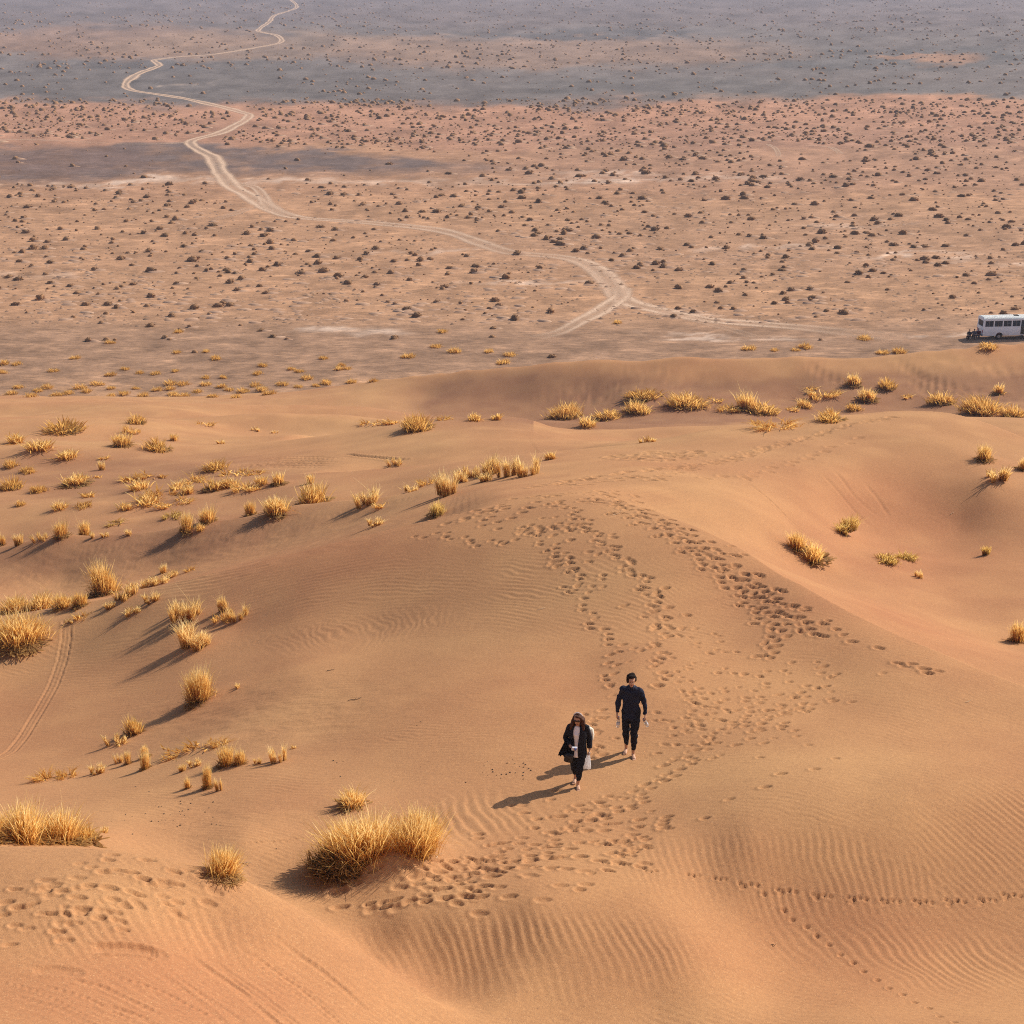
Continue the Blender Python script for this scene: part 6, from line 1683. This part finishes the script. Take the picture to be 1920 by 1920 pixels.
# ------------------------------------------------------------------ twigs and droppings on the sand
TWIG = plain_mat('bleached_twig', (0.55, 0.42, 0.28), 0.8, 0.2, 0.2, 30)
TWD = plain_mat('dark_twig', (0.14, 0.09, 0.06), 0.85, 0.2, 0.3, 30)
for (x, y, ln, up, a, mt, lb) in ((1157,965,18,0.3,0.3,TWIG,'pale bent twig near the footprints on the walkers dune crest'), (1785,963,10,0.25,0.8,TWIG,'short pale twig alone on the right hollow slope'),
        (665,1312,26,0.1,0.2,TWD,'dark withered twig lying left of the walkers'), (1015,1142,16,0.1,0.3,TWIG,'small pale twig on the sand above the walkers, left of the prints'),
        (1815,1316,14,0.15,0.1,TWIG,'pale twig near the right edge below the ridge'), (620,1257,14,0.06,0.1,TWD,'dark twig right of the round orange tuft'),
        (820,1608,28,0.08,0.7,TWIG,'pale straw stalk beside the big foreground bush'), (460,1620,26,0.15,-0.5,TWIG,'broken straw stalk right of the leaning straw tuft'), (1450,1772,10,0.1,-0.2,TWD,'tiny twig in the hollow below the animal tracks')):
    g = ground([x], [y])[0]; m = ln * g[3] / FPX; rg = random.Random(x)
    bm = bmesh.new()
    ps = catmull_pts([(-m * 0.5, -0.02, 0.005), (-m * 0.15, 0.03 * rg.uniform(-1, 1), 0.012), (m * 0.2, 0.04 * rg.uniform(-1, 1), 0.015 + up * m * 0.25), (m * 0.5, 0.02, 0.01 + up * m)], 4)
    rad = 0.006 + 0.010 * m
    tube(bm, ps, [rad * (1 - 0.6 * k / len(ps)) for k in range(len(ps))], 7)
    tube(bm, [ps[6], ps[6] + Vector((m * 0.12, m * 0.12, m * 0.08))], [rad * 0.6, rad * 0.25], 6)
    o = finish(bm, 'twig', mt, None, (g[0], g[1], g[2]), smooth=True); o.rotation_euler = (0, 0, a); tag(o, lb, 'twig')
PEB = plain_mat('dark_pebble', (0.06, 0.045, 0.035), 0.8, 0.2, 0.3, 20)
rp = random.Random(6)
spots = [(rp.uniform(905, 1000), rp.uniform(1420, 1462)) for _ in range(26)] + [(rp.gauss(340, 60), rp.gauss(1525, 22)) for _ in range(46)] + [(rp.uniform(600, 900), rp.uniform(1340, 1480)) for _ in range(10)]
g = ground([s_[0] for s_ in spots], [s_[1] for s_ in spots])
bm = bmesh.new()
for q in g:
    r_ = rp.uniform(0.007, 0.017)
    bmesh.ops.create_icosphere(bm, subdivisions=1, radius=1, matrix=Matrix.Translation((q[0], q[1], q[2] + r_ * 0.3)) @ Matrix.Rotation(rp.random() * 3, 4, 'Z') @ Matrix.Diagonal((r_ * 1.3, r_, r_ * 0.75, 1)))
o = finish(bm, 'dark_pebbles', PEB); tag(o, 'scatter of tiny dark pebbles on the sand left of the walkers', 'pebbles', kind='stuff')

# ------------------------------------------------------------------ desert haze
bm = bmesh.new()
box(bm, (-42000, -2000, -7.0), (42000, 36000, 49.0))
hz = bpy.data.materials.new('haze'); hz.use_nodes = True
nt = hz.node_tree; nt.nodes.clear()
out = nt.nodes.new('ShaderNodeOutputMaterial'); pv = nt.nodes.new('ShaderNodeVolumePrincipled')
pv.inputs['Color'].default_value = (0.74, 0.79, 1.0, 1); pv.inputs['Density'].default_value = 0.00020; pv.inputs['Anisotropy'].default_value = 0.0
nt.links.new(pv.outputs[0], out.inputs['Volume'])
o = finish(bm, 'haze', hz); tag(o, 'thin pale dust haze over the plain', 'haze', kind='stuff')

# ------------------------------------------------------------------ labels of look-alikes: their place in the row, counted from the left
ORD = ['leftmost', 'second from left', 'third from left', 'fourth from left', 'fifth from left', 'sixth from left', 'seventh from left', 'eighth from left', 'ninth from left', 'tenth from left', 'eleventh from left', 'twelfth from left', 'thirteenth from left', 'fourteenth from left', 'fifteenth from left', 'sixteenth from left']
groups = {}
for o in bpy.data.objects:
    if o.parent is None and 'group' in o.keys() and 'label' in o.keys(): groups.setdefault((o['group'], o['label']), []).append(o)
for (gname, lab), mem in groups.items():
    if 1 < len(mem) <= len(ORD):
        mem.sort(key=lambda o: to_px(o.location.x, o.location.y, o.location.z)[0])
        for k, o in enumerate(mem):
            w = ORD[k] if k < len(mem) - 1 or len(mem) < 3 else 'rightmost'
            if len(mem) == 2: w = ('left one of two', 'right one of two')[k]
            o['label'] = lab + ', ' + w
